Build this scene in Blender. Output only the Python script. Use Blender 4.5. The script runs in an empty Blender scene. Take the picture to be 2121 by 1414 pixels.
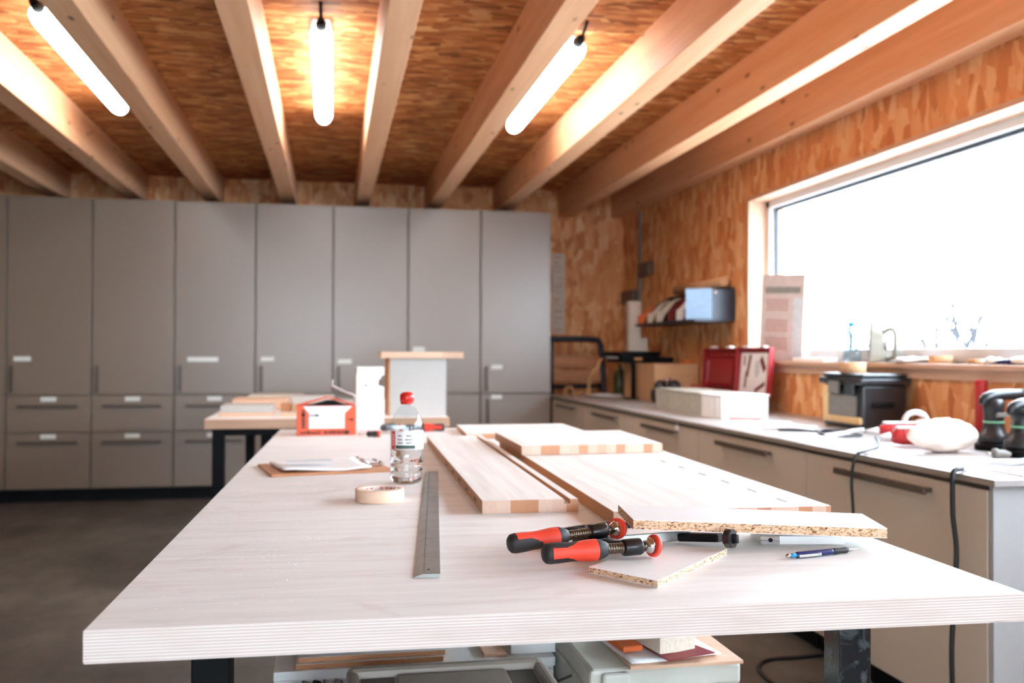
import bpy, bmesh, math, random
from mathutils import Vector, Matrix, Euler
random.seed(7)
PI = math.pi
C = bpy.context.scene.collection
sc = bpy.context.scene

# ------------------------------------------------------------------ mesh builder
class MB:
    def __init__(s): s.v = []; s.f = []; s.m = []; s.sm = []
    def add(s, vs, fs, mi=0, smooth=False):
        o = len(s.v); s.v += [tuple(v) for v in vs]
        for f in fs:
            s.f.append(tuple(i + o for i in f)); s.m.append(mi); s.sm.append(smooth)
        return s
    def _bm(s, bm, mi=0, smooth=False, M=None):
        bm.verts.index_update()
        vs = [(M @ v.co if M else v.co.copy()) for v in bm.verts]
        s.add(vs, [[v.index for v in f.verts] for f in bm.faces], mi, smooth); bm.free(); return s
    def box(s, x0, x1, y0, y1, z0, z1, bev=0, mi=0, M=None, seg=2):
        bm = bmesh.new(); bmesh.ops.create_cube(bm, size=1)
        for v in bm.verts:
            v.co = Vector(((x0+x1)/2 + v.co.x*(x1-x0), (y0+y1)/2 + v.co.y*(y1-y0), (z0+z1)/2 + v.co.z*(z1-z0)))
        if bev: bmesh.ops.bevel(bm, geom=list(bm.edges), offset=bev, segments=seg, affect='EDGES', profile=.5)
        return s._bm(bm, mi, False, M)
    def hexa(s, top, bot, mi=0, bev=0):
        """four top corners and four bottom corners, both counter-clockwise from above"""
        bm = bmesh.new(); a = [bm.verts.new(p) for p in bot]; b = [bm.verts.new(p) for p in top]
        bm.faces.new(a[::-1]); bm.faces.new(b)
        for i in range(len(a)):
            j = (i+1) % len(a); bm.faces.new((a[i], a[j], b[j], b[i]))
        if bev: bmesh.ops.bevel(bm, geom=list(bm.edges), offset=bev, segments=2, affect='EDGES')
        return s._bm(bm, mi)
    def slab(s, pts, z0, z1, bev=0, mi=0):
        return s.hexa([(p[0], p[1], z1) for p in pts], [(p[0], p[1], z0) for p in pts], mi, bev)
    def prism(s, poly, a0, a1, axis='y', mi=0, bev=0):
        def P(p, a): return {'y': (p[0], a, p[1]), 'x': (a, p[0], p[1]), 'z': (p[0], p[1], a)}[axis]
        bm = bmesh.new(); a = [bm.verts.new(P(p, a0)) for p in poly]; b = [bm.verts.new(P(p, a1)) for p in poly]
        bm.faces.new(a); bm.faces.new(b[::-1])
        for i in range(len(a)):
            j = (i+1) % len(a); bm.faces.new((a[j], a[i], b[i], b[j]))
        bmesh.ops.recalc_face_normals(bm, faces=list(bm.faces))
        if bev: bmesh.ops.bevel(bm, geom=list(bm.edges), offset=bev, segments=2, affect='EDGES')
        return s._bm(bm, mi)
    def lathe(s, prof, o=(0,0,0), n=32, axis='z', mi=0, a0=0, a1=2*PI, sx=1, sy=1):
        """prof: (radius, height) pairs"""
        full = abs(a1-a0-2*PI) < 1e-6; cols = n if full else n+1
        vs = []
        for r, h in prof:
            for k in range(cols):
                a = a0 + (a1-a0)*k/n; c, q = r*math.cos(a)*sx, r*math.sin(a)*sy
                p = {'z': (c, q, h), 'x': (h, c, q), 'y': (q, h, c)}[axis]
                vs.append((p[0]+o[0], p[1]+o[1], p[2]+o[2]))
        fs = []
        for i in range(len(prof)-1):
            for k in range(n):
                k2 = (k+1) % cols if full else k+1
                fs.append((i*cols+k, i*cols+k2, (i+1)*cols+k2, (i+1)*cols+k))
        s.add(vs, fs, mi, True)
        if full:
            for i, fl in ((0, True), (len(prof)-1, False)):
                if prof[i][0] > 1e-5:
                    ring = [i*cols+k for k in range(n)]
                    s.add([vs[q] for q in ring], [list(range(n))[::-1] if fl else list(range(n))], mi, False)
        return s
    def cyl(s, p0, p1, r, r1=None, n=20, mi=0):
        p0, p1 = Vector(p0), Vector(p1); r1 = r if r1 is None else r1
        d = (p1-p0).normalized(); u = d.orthogonal().normalized(); w = d.cross(u)
        vs = []
        for p, q in ((p0, r), (p1, r1)):
            for k in range(n):
                a = 2*PI*k/n; vs.append(p + (u*math.cos(a) + w*math.sin(a))*q)
        s.add(vs, [(k, (k+1) % n, n+(k+1) % n, n+k) for k in range(n)], mi, True)
        s.add(vs[:n], [list(range(n))[::-1]], mi); s.add(vs[n:], [list(range(n))], mi)
        return s
    def tube(s, pts, r, n=10, mi=0, smooth=4, caps=True):
        P = [Vector(p) for p in pts]
        R = r if isinstance(r, (list, tuple)) else [r]*len(P)
        if smooth > 1 and len(P) > 2:
            Q, RR = [], []
            for i in range(len(P)-1):
                a = P[max(i-1, 0)]; b = P[i]; c = P[i+1]; d = P[min(i+2, len(P)-1)]
                for k in range(smooth):
                    t = k/smooth
                    Q.append(.5*((2*b)+(c-a)*t+(2*a-5*b+4*c-d)*t*t+(3*b-a-3*c+d)*t**3)); RR.append(R[i]*(1-t)+R[i+1]*t)
            Q.append(P[-1]); RR.append(R[-1]); P, R = Q, RR
        vs = []; u = None
        for i, p in enumerate(P):
            d = (P[min(i+1, len(P)-1)] - P[max(i-1, 0)]).normalized()
            u = d.orthogonal().normalized() if u is None else (u - d*u.dot(d)).normalized()
            w = d.cross(u)
            for k in range(n):
                a = 2*PI*k/n; vs.append(p + (u*math.cos(a)+w*math.sin(a))*R[i])
        fs = [(i*n+k, i*n+(k+1) % n, (i+1)*n+(k+1) % n, (i+1)*n+k) for i in range(len(P)-1) for k in range(n)]
        s.add(vs, fs, mi, True)
        if caps:
            s.add(vs[:n], [list(range(n))[::-1]], mi); s.add(vs[-n:], [list(range(n))], mi)
        return s
    def ball(s, c, r, sx=1, sy=1, sz=1, mi=0, n=16):
        bm = bmesh.new(); bmesh.ops.create_uvsphere(bm, u_segments=n*2, v_segments=n, radius=r)
        for v in bm.verts: v.co = Vector((v.co.x*sx+c[0], v.co.y*sy+c[1], v.co.z*sz+c[2]))
        return s._bm(bm, mi, True)
    def xf(s, M):
        s.v = [tuple(M @ Vector(v)) for v in s.v]; return s
    def build(s, name, mats, parent=None, loc=None, rotz=0):
        me = bpy.data.meshes.new(name); me.from_pydata(s.v, [], s.f)
        for m in (mats if isinstance(mats, (list, tuple)) else [mats]): me.materials.append(m)
        me.polygons.foreach_set('material_index', s.m); me.polygons.foreach_set('use_smooth', s.sm); me.update()
        bm = bmesh.new(); bm.from_mesh(me); bmesh.ops.remove_doubles(bm, verts=bm.verts, dist=1e-6)
        bmesh.ops.recalc_face_normals(bm, faces=bm.faces); bm.to_mesh(me); bm.free()
        o = bpy.data.objects.new(name, me); C.objects.link(o)
        if parent: o.parent = parent
        if loc: o.location = loc
        if rotz: o.rotation_euler = (0, 0, rotz)
        return o

def tag(o, label=None, cat=None, group=None, kind=None):
    if label: o['label'] = label
    if cat: o['category'] = cat
    if group: o['group'] = group
    if kind: o['kind'] = kind
    return o
def thing(name, label, cat, loc=(0,0,0), rotz=0, group=None, rot=None):
    o = bpy.data.objects.new(name, None); C.objects.link(o); o.empty_display_size = .05
    o.location = loc; o.rotation_euler = rot if rot else (0, 0, rotz)
    return tag(o, label, cat, group)
def dup(root, loc, rot=None, label=None, group=None):
    def cp(o, par):
        c = o.copy(); C.objects.link(c)
        if par: c.parent = par
        for ch in [q for q in bpy.data.objects if q.parent == o and q != c]: cp(ch, c)
        return c
    r = cp(root, None); r.location = loc
    if rot: r.rotation_euler = rot
    if label: r['label'] = label
    if group: r['group'] = group
    return r
def struct(name, mb, m, parent=None, label=None, cat=None, group=None):
    o = mb.build(name, m, parent)
    if not parent: tag(o, label, cat, group, 'structure')
    return o
R_ = math.radians

# ------------------------------------------------------------------ materials
def srgb(r, g, b):
    f = lambda c: (c/12.92 if c <= .04045 else ((c+.055)/1.055)**2.4)
    return (f(r/255), f(g/255), f(b/255), 1)
class NT:
    def __init__(s, name):
        s.mat = bpy.data.materials.new(name); s.mat.use_nodes = True; s.t = s.mat.node_tree
        s.b = s.t.nodes['Principled BSDF']; s.out = s.t.nodes['Material Output']
    def n(s, typ, **k):
        q = s.t.nodes.new(typ)
        for a, v in k.items(): setattr(q, a, v)
        return q
    def l(s, a, b): s.t.links.new(a, b)
    def coord(s, scale=(1,1,1), rot=(0,0,0), kind='Object'):
        c = s.n('ShaderNodeTexCoord'); m = s.n('ShaderNodeMapping')
        m.inputs['Scale'].default_value = scale; m.inputs['Rotation'].default_value = rot
        s.l(c.outputs[kind], m.inputs['Vector']); return m.outputs['Vector']
    def noise(s, vec, scale=1, detail=4, rough=.55, dist=0):
        q = s.n('ShaderNodeTexNoise'); s.l(vec, q.inputs['Vector'])
        q.inputs['Scale'].default_value = scale; q.inputs['Detail'].default_value = detail
        q.inputs['Roughness'].default_value = rough; q.inputs['Distortion'].default_value = dist
        return q.outputs['Fac']
    def ramp(s, fac, stops):
        q = s.n('ShaderNodeValToRGB'); e = q.color_ramp.elements
        while len(e) < len(stops): e.new(.5)
        for i, (p, c) in enumerate(stops): e[i].position = p; e[i].color = c
        s.l(fac, q.inputs['Fac']); return q.outputs['Color']
    def mix(s, fac, a, b, mode='MIX'):
        q = s.n('ShaderNodeMix', data_type='RGBA', blend_type=mode)
        if isinstance(fac, (int, float)): q.inputs[0].default_value = fac
        else: s.l(fac, q.inputs[0])
        for i, v in ((6, a), (7, b)):
            if isinstance(v, tuple): q.inputs[i].default_value = v
            else: s.l(v, q.inputs[i])
        return q.outputs[2]
    def math(s, op, a, b=0.0):
        q = s.n('ShaderNodeMath', operation=op)
        for i, v in ((0, a), (1, b)):
            if isinstance(v, (int, float)): q.inputs[i].default_value = v
            else: s.l(v, q.inputs[i])
        return q.outputs[0]
    def bump(s, h, strength=.2, dist=.002):
        q = s.n('ShaderNodeBump'); q.inputs['Strength'].default_value = strength; q.inputs['Distance'].default_value = dist
        s.l(h, q.inputs['Height']); s.l(q.outputs['Normal'], s.b.inputs['Normal'])
    def color(s, c):
        if isinstance(c, tuple): s.b.inputs['Base Color'].default_value = c
        else: s.l(c, s.b.inputs['Base Color'])
    def set(s, rough=None, metal=None, spec=None, **k):
        if rough is not None: s.b.inputs['Roughness'].default_value = rough
        if metal is not None: s.b.inputs['Metallic'].default_value = metal
        if spec is not None: s.b.inputs['Specular IOR Level'].default_value = spec
        for a, v in k.items(): s.b.inputs[a].default_value = v
        return s
def plain(name, c, rough=.5, metal=0, spec=.5, var=.08, scale=30, bump=0):
    t = NT(name); v = t.coord(); f = t.noise(v, scale, 3)
    d = tuple(x*(1-var) for x in c[:3])+(1,); e = tuple(min(1, x*(1+var)) for x in c[:3])+(1,)
    t.color(t.ramp(f, [(.3, d), (.7, e)])); t.set(rough, metal, spec)
    if bump: t.bump(f, bump)
    return t.mat
def wood(name, c1, c2, along='y', scale=1.0, rough=.55, knots=False, contrast=(.35, .68), spec=.4, ring=0.0):
    """straight-grained timber: noise drawn out along one axis"""
    t = NT(name); k = {'x': (1.2, 22, 22), 'y': (22, 1.2, 22), 'z': (22, 22, 1.2)}[along]
    v = t.coord(tuple(q*scale for q in k)); f = t.noise(v, 1, 6, .6, .4)
    k2 = {'x': (3, 160, 160), 'y': (160, 3, 160), 'z': (160, 160, 3)}[along]
    g = t.noise(t.coord(tuple(q*scale for q in k2)), 1, 2, .5)
    h = t.math('ADD', t.math('MULTIPLY', f, .75), t.math('MULTIPLY', g, .25))
    col = t.ramp(h, [(contrast[0], c2), (contrast[1], c1)])
    if knots:
        vo = t.n('ShaderNodeTexVoronoi', feature='F1'); kk = {'x': (3.4, 9, 9), 'y': (9, 3.4, 9), 'z': (9, 9, 3.4)}[along]
        t.l(t.coord(kk), vo.inputs['Vector']); vo.inputs['Scale'].default_value = 1
        kf = t.ramp(vo.outputs['Distance'], [(.06, (1,1,1,1)), (.13, (0,0,0,1))])
        col = t.mix(kf, col, tuple(x*.32 for x in c2[:3])+(1,))
    t.color(col); t.set(rough, 0, spec); t.bump(h, .12, .001)
    return t.mat
def osb(name, tones, along='x', sz=1.0):
    """oriented strand board: three layers of long chips at different angles"""
    t = NT(name); base = None
    warp = t.n('ShaderNodeTexNoise'); t.l(t.coord((3*sz,)*3), warp.inputs['Vector']); warp.inputs['Scale'].default_value = 2
    for i, ang in enumerate((0.0, .7, -.85)):
        rot = {'x': (0, 0, ang), 'y': (ang, 0, 0), 'z': (ang, 0, 0)}[along]
        st = {'x': (11, 32, 32), 'y': (32, 11, 32), 'z': (26, 26, 11)}[along]
        v = t.coord(tuple(q*sz for q in st), rot)
        a = t.n('ShaderNodeVectorMath', operation='MULTIPLY_ADD'); t.l(warp.outputs['Color'], a.inputs[0])
        a.inputs[1].default_value = (.9,)*3; t.l(v, a.inputs[2])
        vo = t.n('ShaderNodeTexVoronoi', feature='F1'); t.l(a.outputs[0], vo.inputs['Vector']); vo.inputs['Scale'].default_value = 1
        sep = t.n('ShaderNodeSeparateColor'); t.l(vo.outputs['Color'], sep.inputs[0])
        c = t.ramp(sep.outputs[0], [(0, tones[0]), (.3, tones[1]), (.65, tones[2]), (1, tones[3])])
        if base is None: base = c; h = sep.outputs[0]
        else:
            pick = t.ramp(sep.outputs[1], [(.5, (0,0,0,1)), (.56, (1,1,1,1))]); base = t.mix(pick, base, c)
    big = t.noise(t.coord((1.3,)*3), 1, 3)
    base = t.mix(t.ramp(big, [(.4, (0,0,0,1)), (.7, (.35,.35,.35,1))]), base, tones[0])
    t.color(base); t.set(.62, 0, .3); t.bump(h, .12, .001); return t.mat
def ply_edge(name, c1, c2, period=.0038):
    t = NT(name); c = t.n('ShaderNodeTexCoord'); s = t.n('ShaderNodeSeparateXYZ'); t.l(c.outputs['Object'], s.inputs[0])
    wob = t.noise(t.coord((3, 3, 60)), 1, 2)
    z = t.math('ADD', s.outputs[2], t.math('MULTIPLY', wob, .0012))
    fr = t.math('FRACT', t.math('DIVIDE', z, period))
    st = t.ramp(fr, [(.10, c2), (.32, c1), (.72, c1), (.95, c2)])
    sp = t.noise(t.coord((7, 7, 220)), 1, 2, .5)
    st = t.mix(t.ramp(sp, [(.72, (0,0,0,1)), (.78, (1,1,1,1))]), st, tuple(x*.35 for x in c2[:3])+(1,))
    big = t.noise(t.coord((9, 9, 40)), 1, 3)
    st = t.mix(t.ramp(big, [(.45, (0,0,0,1)), (.75, (.5,.5,.5,1))]), st, c2)
    t.color(st); t.set(.7, 0, .25); return t.mat
def chipboard(name, c1, c2, c3):
    t = NT(name); vo = t.n('ShaderNodeTexVoronoi', feature='F1')
    t.l(t.coord((260, 260, 520)), vo.inputs['Vector']); vo.inputs['Scale'].default_value = 1
    s = t.n('ShaderNodeSeparateColor'); t.l(vo.outputs['Color'], s.inputs[0])
    t.color(t.ramp(s.outputs[0], [(0, c3), (.17, c2), (.5, c1), (1, tuple(min(1, x*1.1) for x in c1[:3])+(1,))]))
    t.set(.85, 0, .2); t.bump(s.outputs[0], .4, .001); return t.mat
def glassy(name, tint=(1,1,1,1), rough=.02, refl=1.0):
    """thin clear sheet: see-through with Fresnel reflection"""
    m = bpy.data.materials.new(name); m.use_nodes = True; t = m.node_tree; t.nodes.clear()
    o = t.nodes.new('ShaderNodeOutputMaterial'); mx = t.nodes.new('ShaderNodeMixShader'); tr = t.nodes.new('ShaderNodeBsdfTransparent')
    gl = t.nodes.new('ShaderNodeBsdfGlossy'); lw = t.nodes.new('ShaderNodeLayerWeight'); pw = t.nodes.new('ShaderNodeMath'); pw.operation = 'POWER'; pw.inputs[1].default_value = 5
    fr = t.nodes.new('ShaderNodeMath'); fr.operation = 'MULTIPLY_ADD'; fr.inputs[1].default_value = .9*refl; fr.inputs[2].default_value = .035*refl
    t.links.new(lw.outputs['Facing'], pw.inputs[0]); t.links.new(pw.outputs[0], fr.inputs[0])
    tr.inputs[0].default_value = tint; gl.inputs['Roughness'].default_value = rough
    t.links.new(fr.outputs[0], mx.inputs[0]); t.links.new(tr.outputs[0], mx.inputs[1]); t.links.new(gl.outputs[0], mx.inputs[2])
    t.links.new(mx.outputs[0], o.inputs[0]); return m
def emit(name, c, s):
    t = NT(name); t.color((.9,.9,.9,1)); t.b.inputs['Emission Color'].default_value = c; t.b.inputs['Emission Strength'].default_value = s
    return t.mat

M = {}
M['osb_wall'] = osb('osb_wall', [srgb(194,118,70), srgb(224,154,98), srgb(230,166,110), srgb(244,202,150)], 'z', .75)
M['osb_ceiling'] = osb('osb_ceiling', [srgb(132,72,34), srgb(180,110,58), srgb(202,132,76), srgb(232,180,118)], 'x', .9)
M['beam'] = wood('spruce_beam', srgb(236,186,144), srgb(218,158,114), 'y', .5, .55, knots=True)
M['floor'] = None
t = NT('concrete_floor'); f1 = t.noise(t.coord((.9,.9,.9)), 1.4, 5, .6, .5); f2 = t.noise(t.coord((6,3,1)), 1, 6, .65)
f = t.math('ADD', t.math('MULTIPLY', f1, .6), t.math('MULTIPLY', f2, .4))
t.color(t.ramp(f, [(.36, srgb(72,66,58)), (.5, srgb(96,89,80)), (.66, srgb(122,114,103))])); t.set(.5, 0, .4); t.bump(f2, .1); M['floor'] = t.mat
M['unseen_wall'] = plain('unseen_dark_wall', srgb(92,70,54), .8)  # unseen left and front walls, coloured dark and set back to cut bounced fill
M['window_white'] = plain('window_frame_white', srgb(232,234,236), .4, var=.02)
M['reveal'] = wood('pale_pine_lining', srgb(212,176,150), srgb(196,158,130), 'y', .6)
M['gasket'] = plain('dark_gasket', srgb(70,78,86), .5)
M['pane'] = glassy('window_pane')
M['cab'] = plain('shaded_taupe_laminate', srgb(130,110,91), .34, var=.02, scale=200, spec=.9)  # tall row: laminate colour darkened to stand in for dimmer light
M['cab'].node_tree.nodes['Principled BSDF'].inputs['Coat Weight'].default_value = .25
M['cab'].node_tree.nodes['Principled BSDF'].inputs['Coat Roughness'].default_value = .3
M['cab_lit'] = plain('lit_beige_laminate', srgb(208,192,172), .42, var=.02, scale=200, spec=.5)  # base cabinets: beige lightened in the colour to make up for missing light
M['cab_body'] = plain('cabinet_carcass', srgb(104,94,84), .6, var=.03)
M['end_panel'] = plain('pale_end_panel', srgb(172,172,172), .4, var=.02)
M['handle'] = plain('dark_bronze_handle', srgb(98,84,72), .4, metal=.3)
M['sticker'] = plain('paper_sticker', srgb(232,230,220), .7, var=.02)
M['black'] = plain('matt_black', srgb(14,14,15), .6, spec=.15)
M['worktop'] = plain('grey_worktop', srgb(166,160,156), .34, var=.03, scale=14, spec=.5)
M['worktop_edge'] = plain('worktop_edge', srgb(150,138,126), .5, var=.03)
t = NT('birch_plywood'); f1 = t.noise(t.coord((2.2, 26, 1)), 1, 6, .6, .8); f2 = t.noise(t.coord((9, 140, 1)), 1, 3, .5)
st = t.noise(t.coord((3, 4, 1)), 1.3, 4, .6, 1.2)
f = t.math('ADD', t.math('MULTIPLY', f1, .7), t.math('MULTIPLY', f2, .3))
c = t.ramp(f, [(.28, srgb(215,210,205)), (.46, srgb(231,229,225)), (.64, srgb(239,239,236))])
c = t.mix(t.ramp(st, [(.57, (0,0,0,1)), (.72, (.45,.45,.45,1))]), c, srgb(206,190,180))
t.color(c); t.set(.5, 0, .35); t.bump(f, .08, .001); M['ply'] = t.mat
M['ply_edge'] = ply_edge('plywood_edge', srgb(242,234,228), srgb(212,192,178))
M['ply_edge_far'] = wood('far_table_edge', srgb(214,178,150), srgb(194,152,122), 'x')
M['steel_dark'] = plain('black_steel', srgb(10,11,13), .5, spec=.12)
t = NT('film_wrapped_steel'); f = t.noise(t.coord((14,14,9)), 1, 5, .6, 2.5)
t.color(t.ramp(f, [(.50, srgb(24,29,33)), (.60, srgb(72,78,80))])); t.set(.16, .1, .7); M['steel_film'] = t.mat
M['ash'] = wood('white_oiled_ash', srgb(242,238,232), srgb(222,217,210), 'y', 1.3, .5, contrast=(.34, .6))
M['ash_edge'] = wood('ash_long_edge', srgb(206,160,120), srgb(186,138,98), 'y', 1.0)
t = NT('board_end_grain'); s = t.n('ShaderNodeTexCoord'); sx = t.n('ShaderNodeSeparateXYZ'); t.l(s.outputs['Object'], sx.inputs[0])
wn = t.n('ShaderNodeTexWhiteNoise', noise_dimensions='1D'); t.l(t.math('FLOOR', t.math('MULTIPLY', sx.outputs[0], 34)), wn.inputs['W'])
gr = t.noise(t.coord((240, 10, 60), (0, .5, 0)), 1, 3)
c = t.ramp(wn.outputs['Value'], [(.0, srgb(232,208,190)), (.62, srgb(226,198,178)), (.7, srgb(196,142,108)), (1, srgb(206,158,124))])
t.color(t.mix(t.math('MULTIPLY', gr, .35), c, srgb(180,124,90))); t.set(.7, 0, .25); M['end_grain'] = t.mat
M['melamine'] = plain('white_melamine', srgb(240,240,238), .35, var=.01)
M['chip'] = chipboard('chipboard_core', srgb(222,190,158), srgb(188,142,102), srgb(104,66,38))
M['red'] = plain('orange_red_rubber', srgb(226,66,44), .5, var=.04)
M['rubber'] = plain('black_rubber', srgb(34,32,32), .6, bump=.1, scale=300)
M['black_metal'] = plain('black_painted_iron', srgb(16,16,18), .3, spec=.6)
M['steel'] = plain('brushed_steel', srgb(158,160,158), .35, metal=.9, var=.12, scale=60)
M['thread'] = plain('oiled_thread', srgb(118,104,90), .3, metal=.9)
M['chrome'] = plain('chrome', srgb(215,215,215), .15, metal=1, var=.02)
M['ruler'] = plain('ruler_steel', srgb(150,152,148), .34, metal=.7, var=.2, scale=16)
M['ink'] = plain('black_ink', srgb(40,38,36), .6)
M['greyink'] = plain('grey_print', srgb(140,140,134), .7)
M['tape'] = plain('masking_tape', srgb(238,204,176), .6, var=.03)
M['tape_core'] = plain('tape_core_card', srgb(236,226,214), .6)
M['red_print'] = plain('red_print', srgb(206,74,52), .55)
M['orange_card'] = plain('orange_card', srgb(236,92,52), .55, var=.05)
M['white_card'] = plain('white_card', srgb(244,244,242), .5, var=.01)
M['paper'] = plain('white_paper', srgb(246,246,246), .6, var=.01)
M['paper_shade'] = plain('grey_blue_print', srgb(206,214,220), .6)
M['hardboard'] = wood('hardboard', srgb(206,148,104), srgb(184,124,82), 'x')
M['cardboard'] = plain('brown_cardboard', srgb(202,158,116), .75, var=.06, scale=12)
M['red_label'] = plain('label_red', srgb(222,62,44), .5)
M['green_label'] = plain('label_green', srgb(54,84,70), .5)
M['cap'] = plain('red_cap', srgb(214,40,30), .3)
M['clear'] = glassy('clear_plastic', (.93,.96,.97,1), .04)
t = NT('drinking_water'); t.color((1,1,1,1)); t.set(.0, 0, .5, **{'Transmission Weight': 1.0, 'IOR': 1.2}); M['water'] = t.mat
M['lamp'] = emit('tube_lamp_diffuser', (.86,.95,1,1), 24)
M['lamp_grey'] = plain('lamp_housing', srgb(214,214,210), .5)
M['blue'] = plain('blue_plastic', srgb(86,124,166), .4)
M['navy'] = plain('navy_metal', srgb(24,36,54), .4)
M['dark_red'] = plain('dark_red_plastic', srgb(150,24,30), .4)
M['maroon'] = plain('maroon_sheet', srgb(110,30,28), .7)
M['orange'] = plain('orange_sheet', srgb(226,108,50), .6)
M['beige'] = plain('beige_sheet', srgb(206,196,180), .7)
M['bin'] = plain('translucent_grey_bin', srgb(182,180,166), .4)
M['tool_black'] = plain('black_tool_plastic', srgb(36,39,42), .33, bump=.03, scale=400)
M['tool_grey'] = plain('grey_tool_plastic', srgb(120,118,112), .5)
M['cream'] = plain('yellow_cream_plastic', srgb(226,196,140), .5)
M['tool_red'] = plain('red_tool_plastic', srgb(190,44,48), .4)
M['tool_white'] = plain('white_tool_plastic', srgb(232,232,232), .4)
M['bag'] = plain('pale_dust_bag_cloth', srgb(240,224,212), .9, var=.04, scale=18, bump=.2)
M['green'] = plain('green_accent', srgb(120,190,150), .5)
M['cable'] = plain('black_cable', srgb(24,24,25), .5)
M['white_cable'] = plain('white_cable', srgb(226,230,232), .5)
M['glass_green'] = plain('olive_bottle_glass', srgb(72,76,46), .25)
M['tan'] = plain('tan_webbing', srgb(196,148,96), .8)
M['iron_shell'] = plain('pale_iron_shell', srgb(132,128,116), .3)
M['case_grey'] = plain('organiser_grey', srgb(160,150,138), .5, var=.03)
M['case_light'] = plain('light_grey_tool_case', srgb(206,206,194), .45, var=.03)
M['case_dark'] = plain('tool_case_groove', srgb(92,88,78), .6)
M['pencil_blue'] = plain('navy_pencil', srgb(24,34,92), .3)
M['shaded_calendar_paper'] = plain('shaded_calendar_paper', srgb(208,196,192), .7)  # white paper greyed in its colour, as shade on the backlit sheet
M['clear_blue'] = glassy('clear_bluish_plastic', (.72,.86,.93,1), .04)
M['lit_blue'] = plain('lit_blue_plastic', srgb(150,180,206), .4)  # lit tone of the blue rack end, put into the colour
M['cyan'] = plain('cyan_plastic', srgb(30,140,200), .3)
M['book_red'] = plain('book_red_cover', srgb(134,30,40), .5)
M['pages'] = plain('book_pages', srgb(226,214,194), .8, var=.1, scale=200)
M['bark'] = plain('dark_wet_bark', srgb(46,46,50), .9)
M['snow'] = plain('pale_frosted_ground', srgb(216,220,222), .9)
M['scrub'] = plain('dark_winter_scrub', srgb(48,52,52), .9, var=.3, scale=3)
M['date_red'] = plain('calendar_red_ink', srgb(170,110,96), .7)
M['wire'] = plain('satin_rod', srgb(200,198,194), .35, metal=.6)
SKY, EXPO = 23.0, 0.0
# ------------------------------------------------------------------ the room
XW, YW, YF, XL, ZC, ZS = 2.65, 8.54, -4.6, -8.4, 2.64, 2.40
struct('floor', MB().box(XL-.2, XW+.3, YF-.2, YW+.2, -.1, 0), M['floor'], label='dark brownish concrete workshop floor', cat='floor')
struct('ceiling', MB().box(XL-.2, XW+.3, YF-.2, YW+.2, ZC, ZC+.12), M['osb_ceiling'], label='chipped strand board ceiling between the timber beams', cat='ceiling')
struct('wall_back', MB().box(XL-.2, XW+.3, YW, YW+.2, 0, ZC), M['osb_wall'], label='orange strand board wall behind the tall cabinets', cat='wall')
struct('wall_left', MB().box(XL-.2, XL, YF, YW, 0, ZC), M['unseen_wall'], label='unseen side wall kept dark, away from the window', cat='wall')
W1 = (.3, 5.83, 1.11, 2.159); W2 = (-3.4, -1.2, 1.11, 2.159)
wr = MB()
for y0, y1 in ((YF-.2, W2[0]), (W2[1], W1[0]), (W1[1], YW)): wr.box(XW, XW+.25, y0, y1, 0, ZC)
for w in (W1, W2):
    wr.box(XW, XW+.25, w[0], w[1], 0, w[2]); wr.box(XW, XW+.25, w[0], w[1], w[3], ZC)
struct('wall_right', wr, M['osb_wall'], label='orange strand board wall with the long window', cat='wall')
W3 = (-1.6, 1.5, .7, 2.3)
wf = MB().box(XL-.2, W3[0], YF-.2, YF, 0, ZC).box(W3[1], XW, YF-.2, YF, 0, ZC).box(W3[0], W3[1], YF-.2, YF, 0, W3[2]).box(W3[0], W3[1], YF-.2, YF, W3[3], ZC)
struct('wall_front', wf, M['unseen_wall'], label='unseen wall kept dark behind the viewer', cat='wall')
def window_right(name, w, label):
    r = thing(name, label, 'window', (XW, 0, 0)); r['kind'] = 'structure'
    y0, y1, z0, z1 = w
    lin = MB().box(-.008, .12, y1-.03, y1, z0, z1, .002).box(-.008, .12, y0, y0+.03, z0, z1, .002).box(-.008, .12, y0, y1, z1-.025, z1, .002)
    lin.build('reveal_lining', M['reveal'], r)
    fr = MB(); a, b = .115, .175
    fr.box(a, b, y0+.03, y0+.085, z0, z1-.025, .004).box(a, b, y1-.075, y1-.03, z0, z1-.025, .004)
    fr.box(a, b, y0+.03, y1-.03, z1-.07, z1-.025, .004).box(a, b, y0+.03, y1-.03, z0, z0+.07, .004)
    fr.build('window_frame', M['window_white'], r)
    g = MB(); q = .16
    g.box(q-.01, q+.012, y1-.1, y1-.075, z0+.07, z1-.07).box(q-.01, q+.012, y0+.085, y0+.1, z0+.07, z1-.07)
    g.box(q-.01, q+.012, y0+.085, y1-.075, z1-.09, z1-.07)
    g.build('gasket', M['gasket'], r)
    MB().box(q-.004, q+.004, y0+.1, y1-.1, z0+.07, z1-.09).build('glass_pane', M['pane'], r)
    MB().box(-.05, .14, y0-.04, y1+.03, z0-.022, z0, .004).build('window_sill', M['reveal'], r)
    MB().box(.18, .32, y0, y1, z0+.035, z0+.05).build('outer_sill', M['window_white'], r)
    MB().box(-.018, 0, y0-.04, y1+.03, z0-.07, z0-.022, .002).build('sill_trim', M['reveal'], r)
window_right('window_1', W1, 'long bright window above the grey worktop')
window_right('window_2', W2, 'second window nearer the viewer')
r = thing('window_3', 'wide window behind the viewer', 'window', (0, YF, 0)); r['kind'] = 'structure'
x0, x1, z0, z1 = W3
MB().box(x0, x0+.06, -.12, -.05, z0, z1).box(x1-.06, x1, -.12, -.05, z0, z1).box(x0, x1, -.12, -.05, z0, z0+.06).box(x0, x1, -.12, -.05, z1-.06, z1).build('window_frame', M['window_white'], r)
MB().box(x0+.06, x1-.06, -.09, -.082, z0+.06, z1-.06).build('glass_pane', M['pane'], r)
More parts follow.
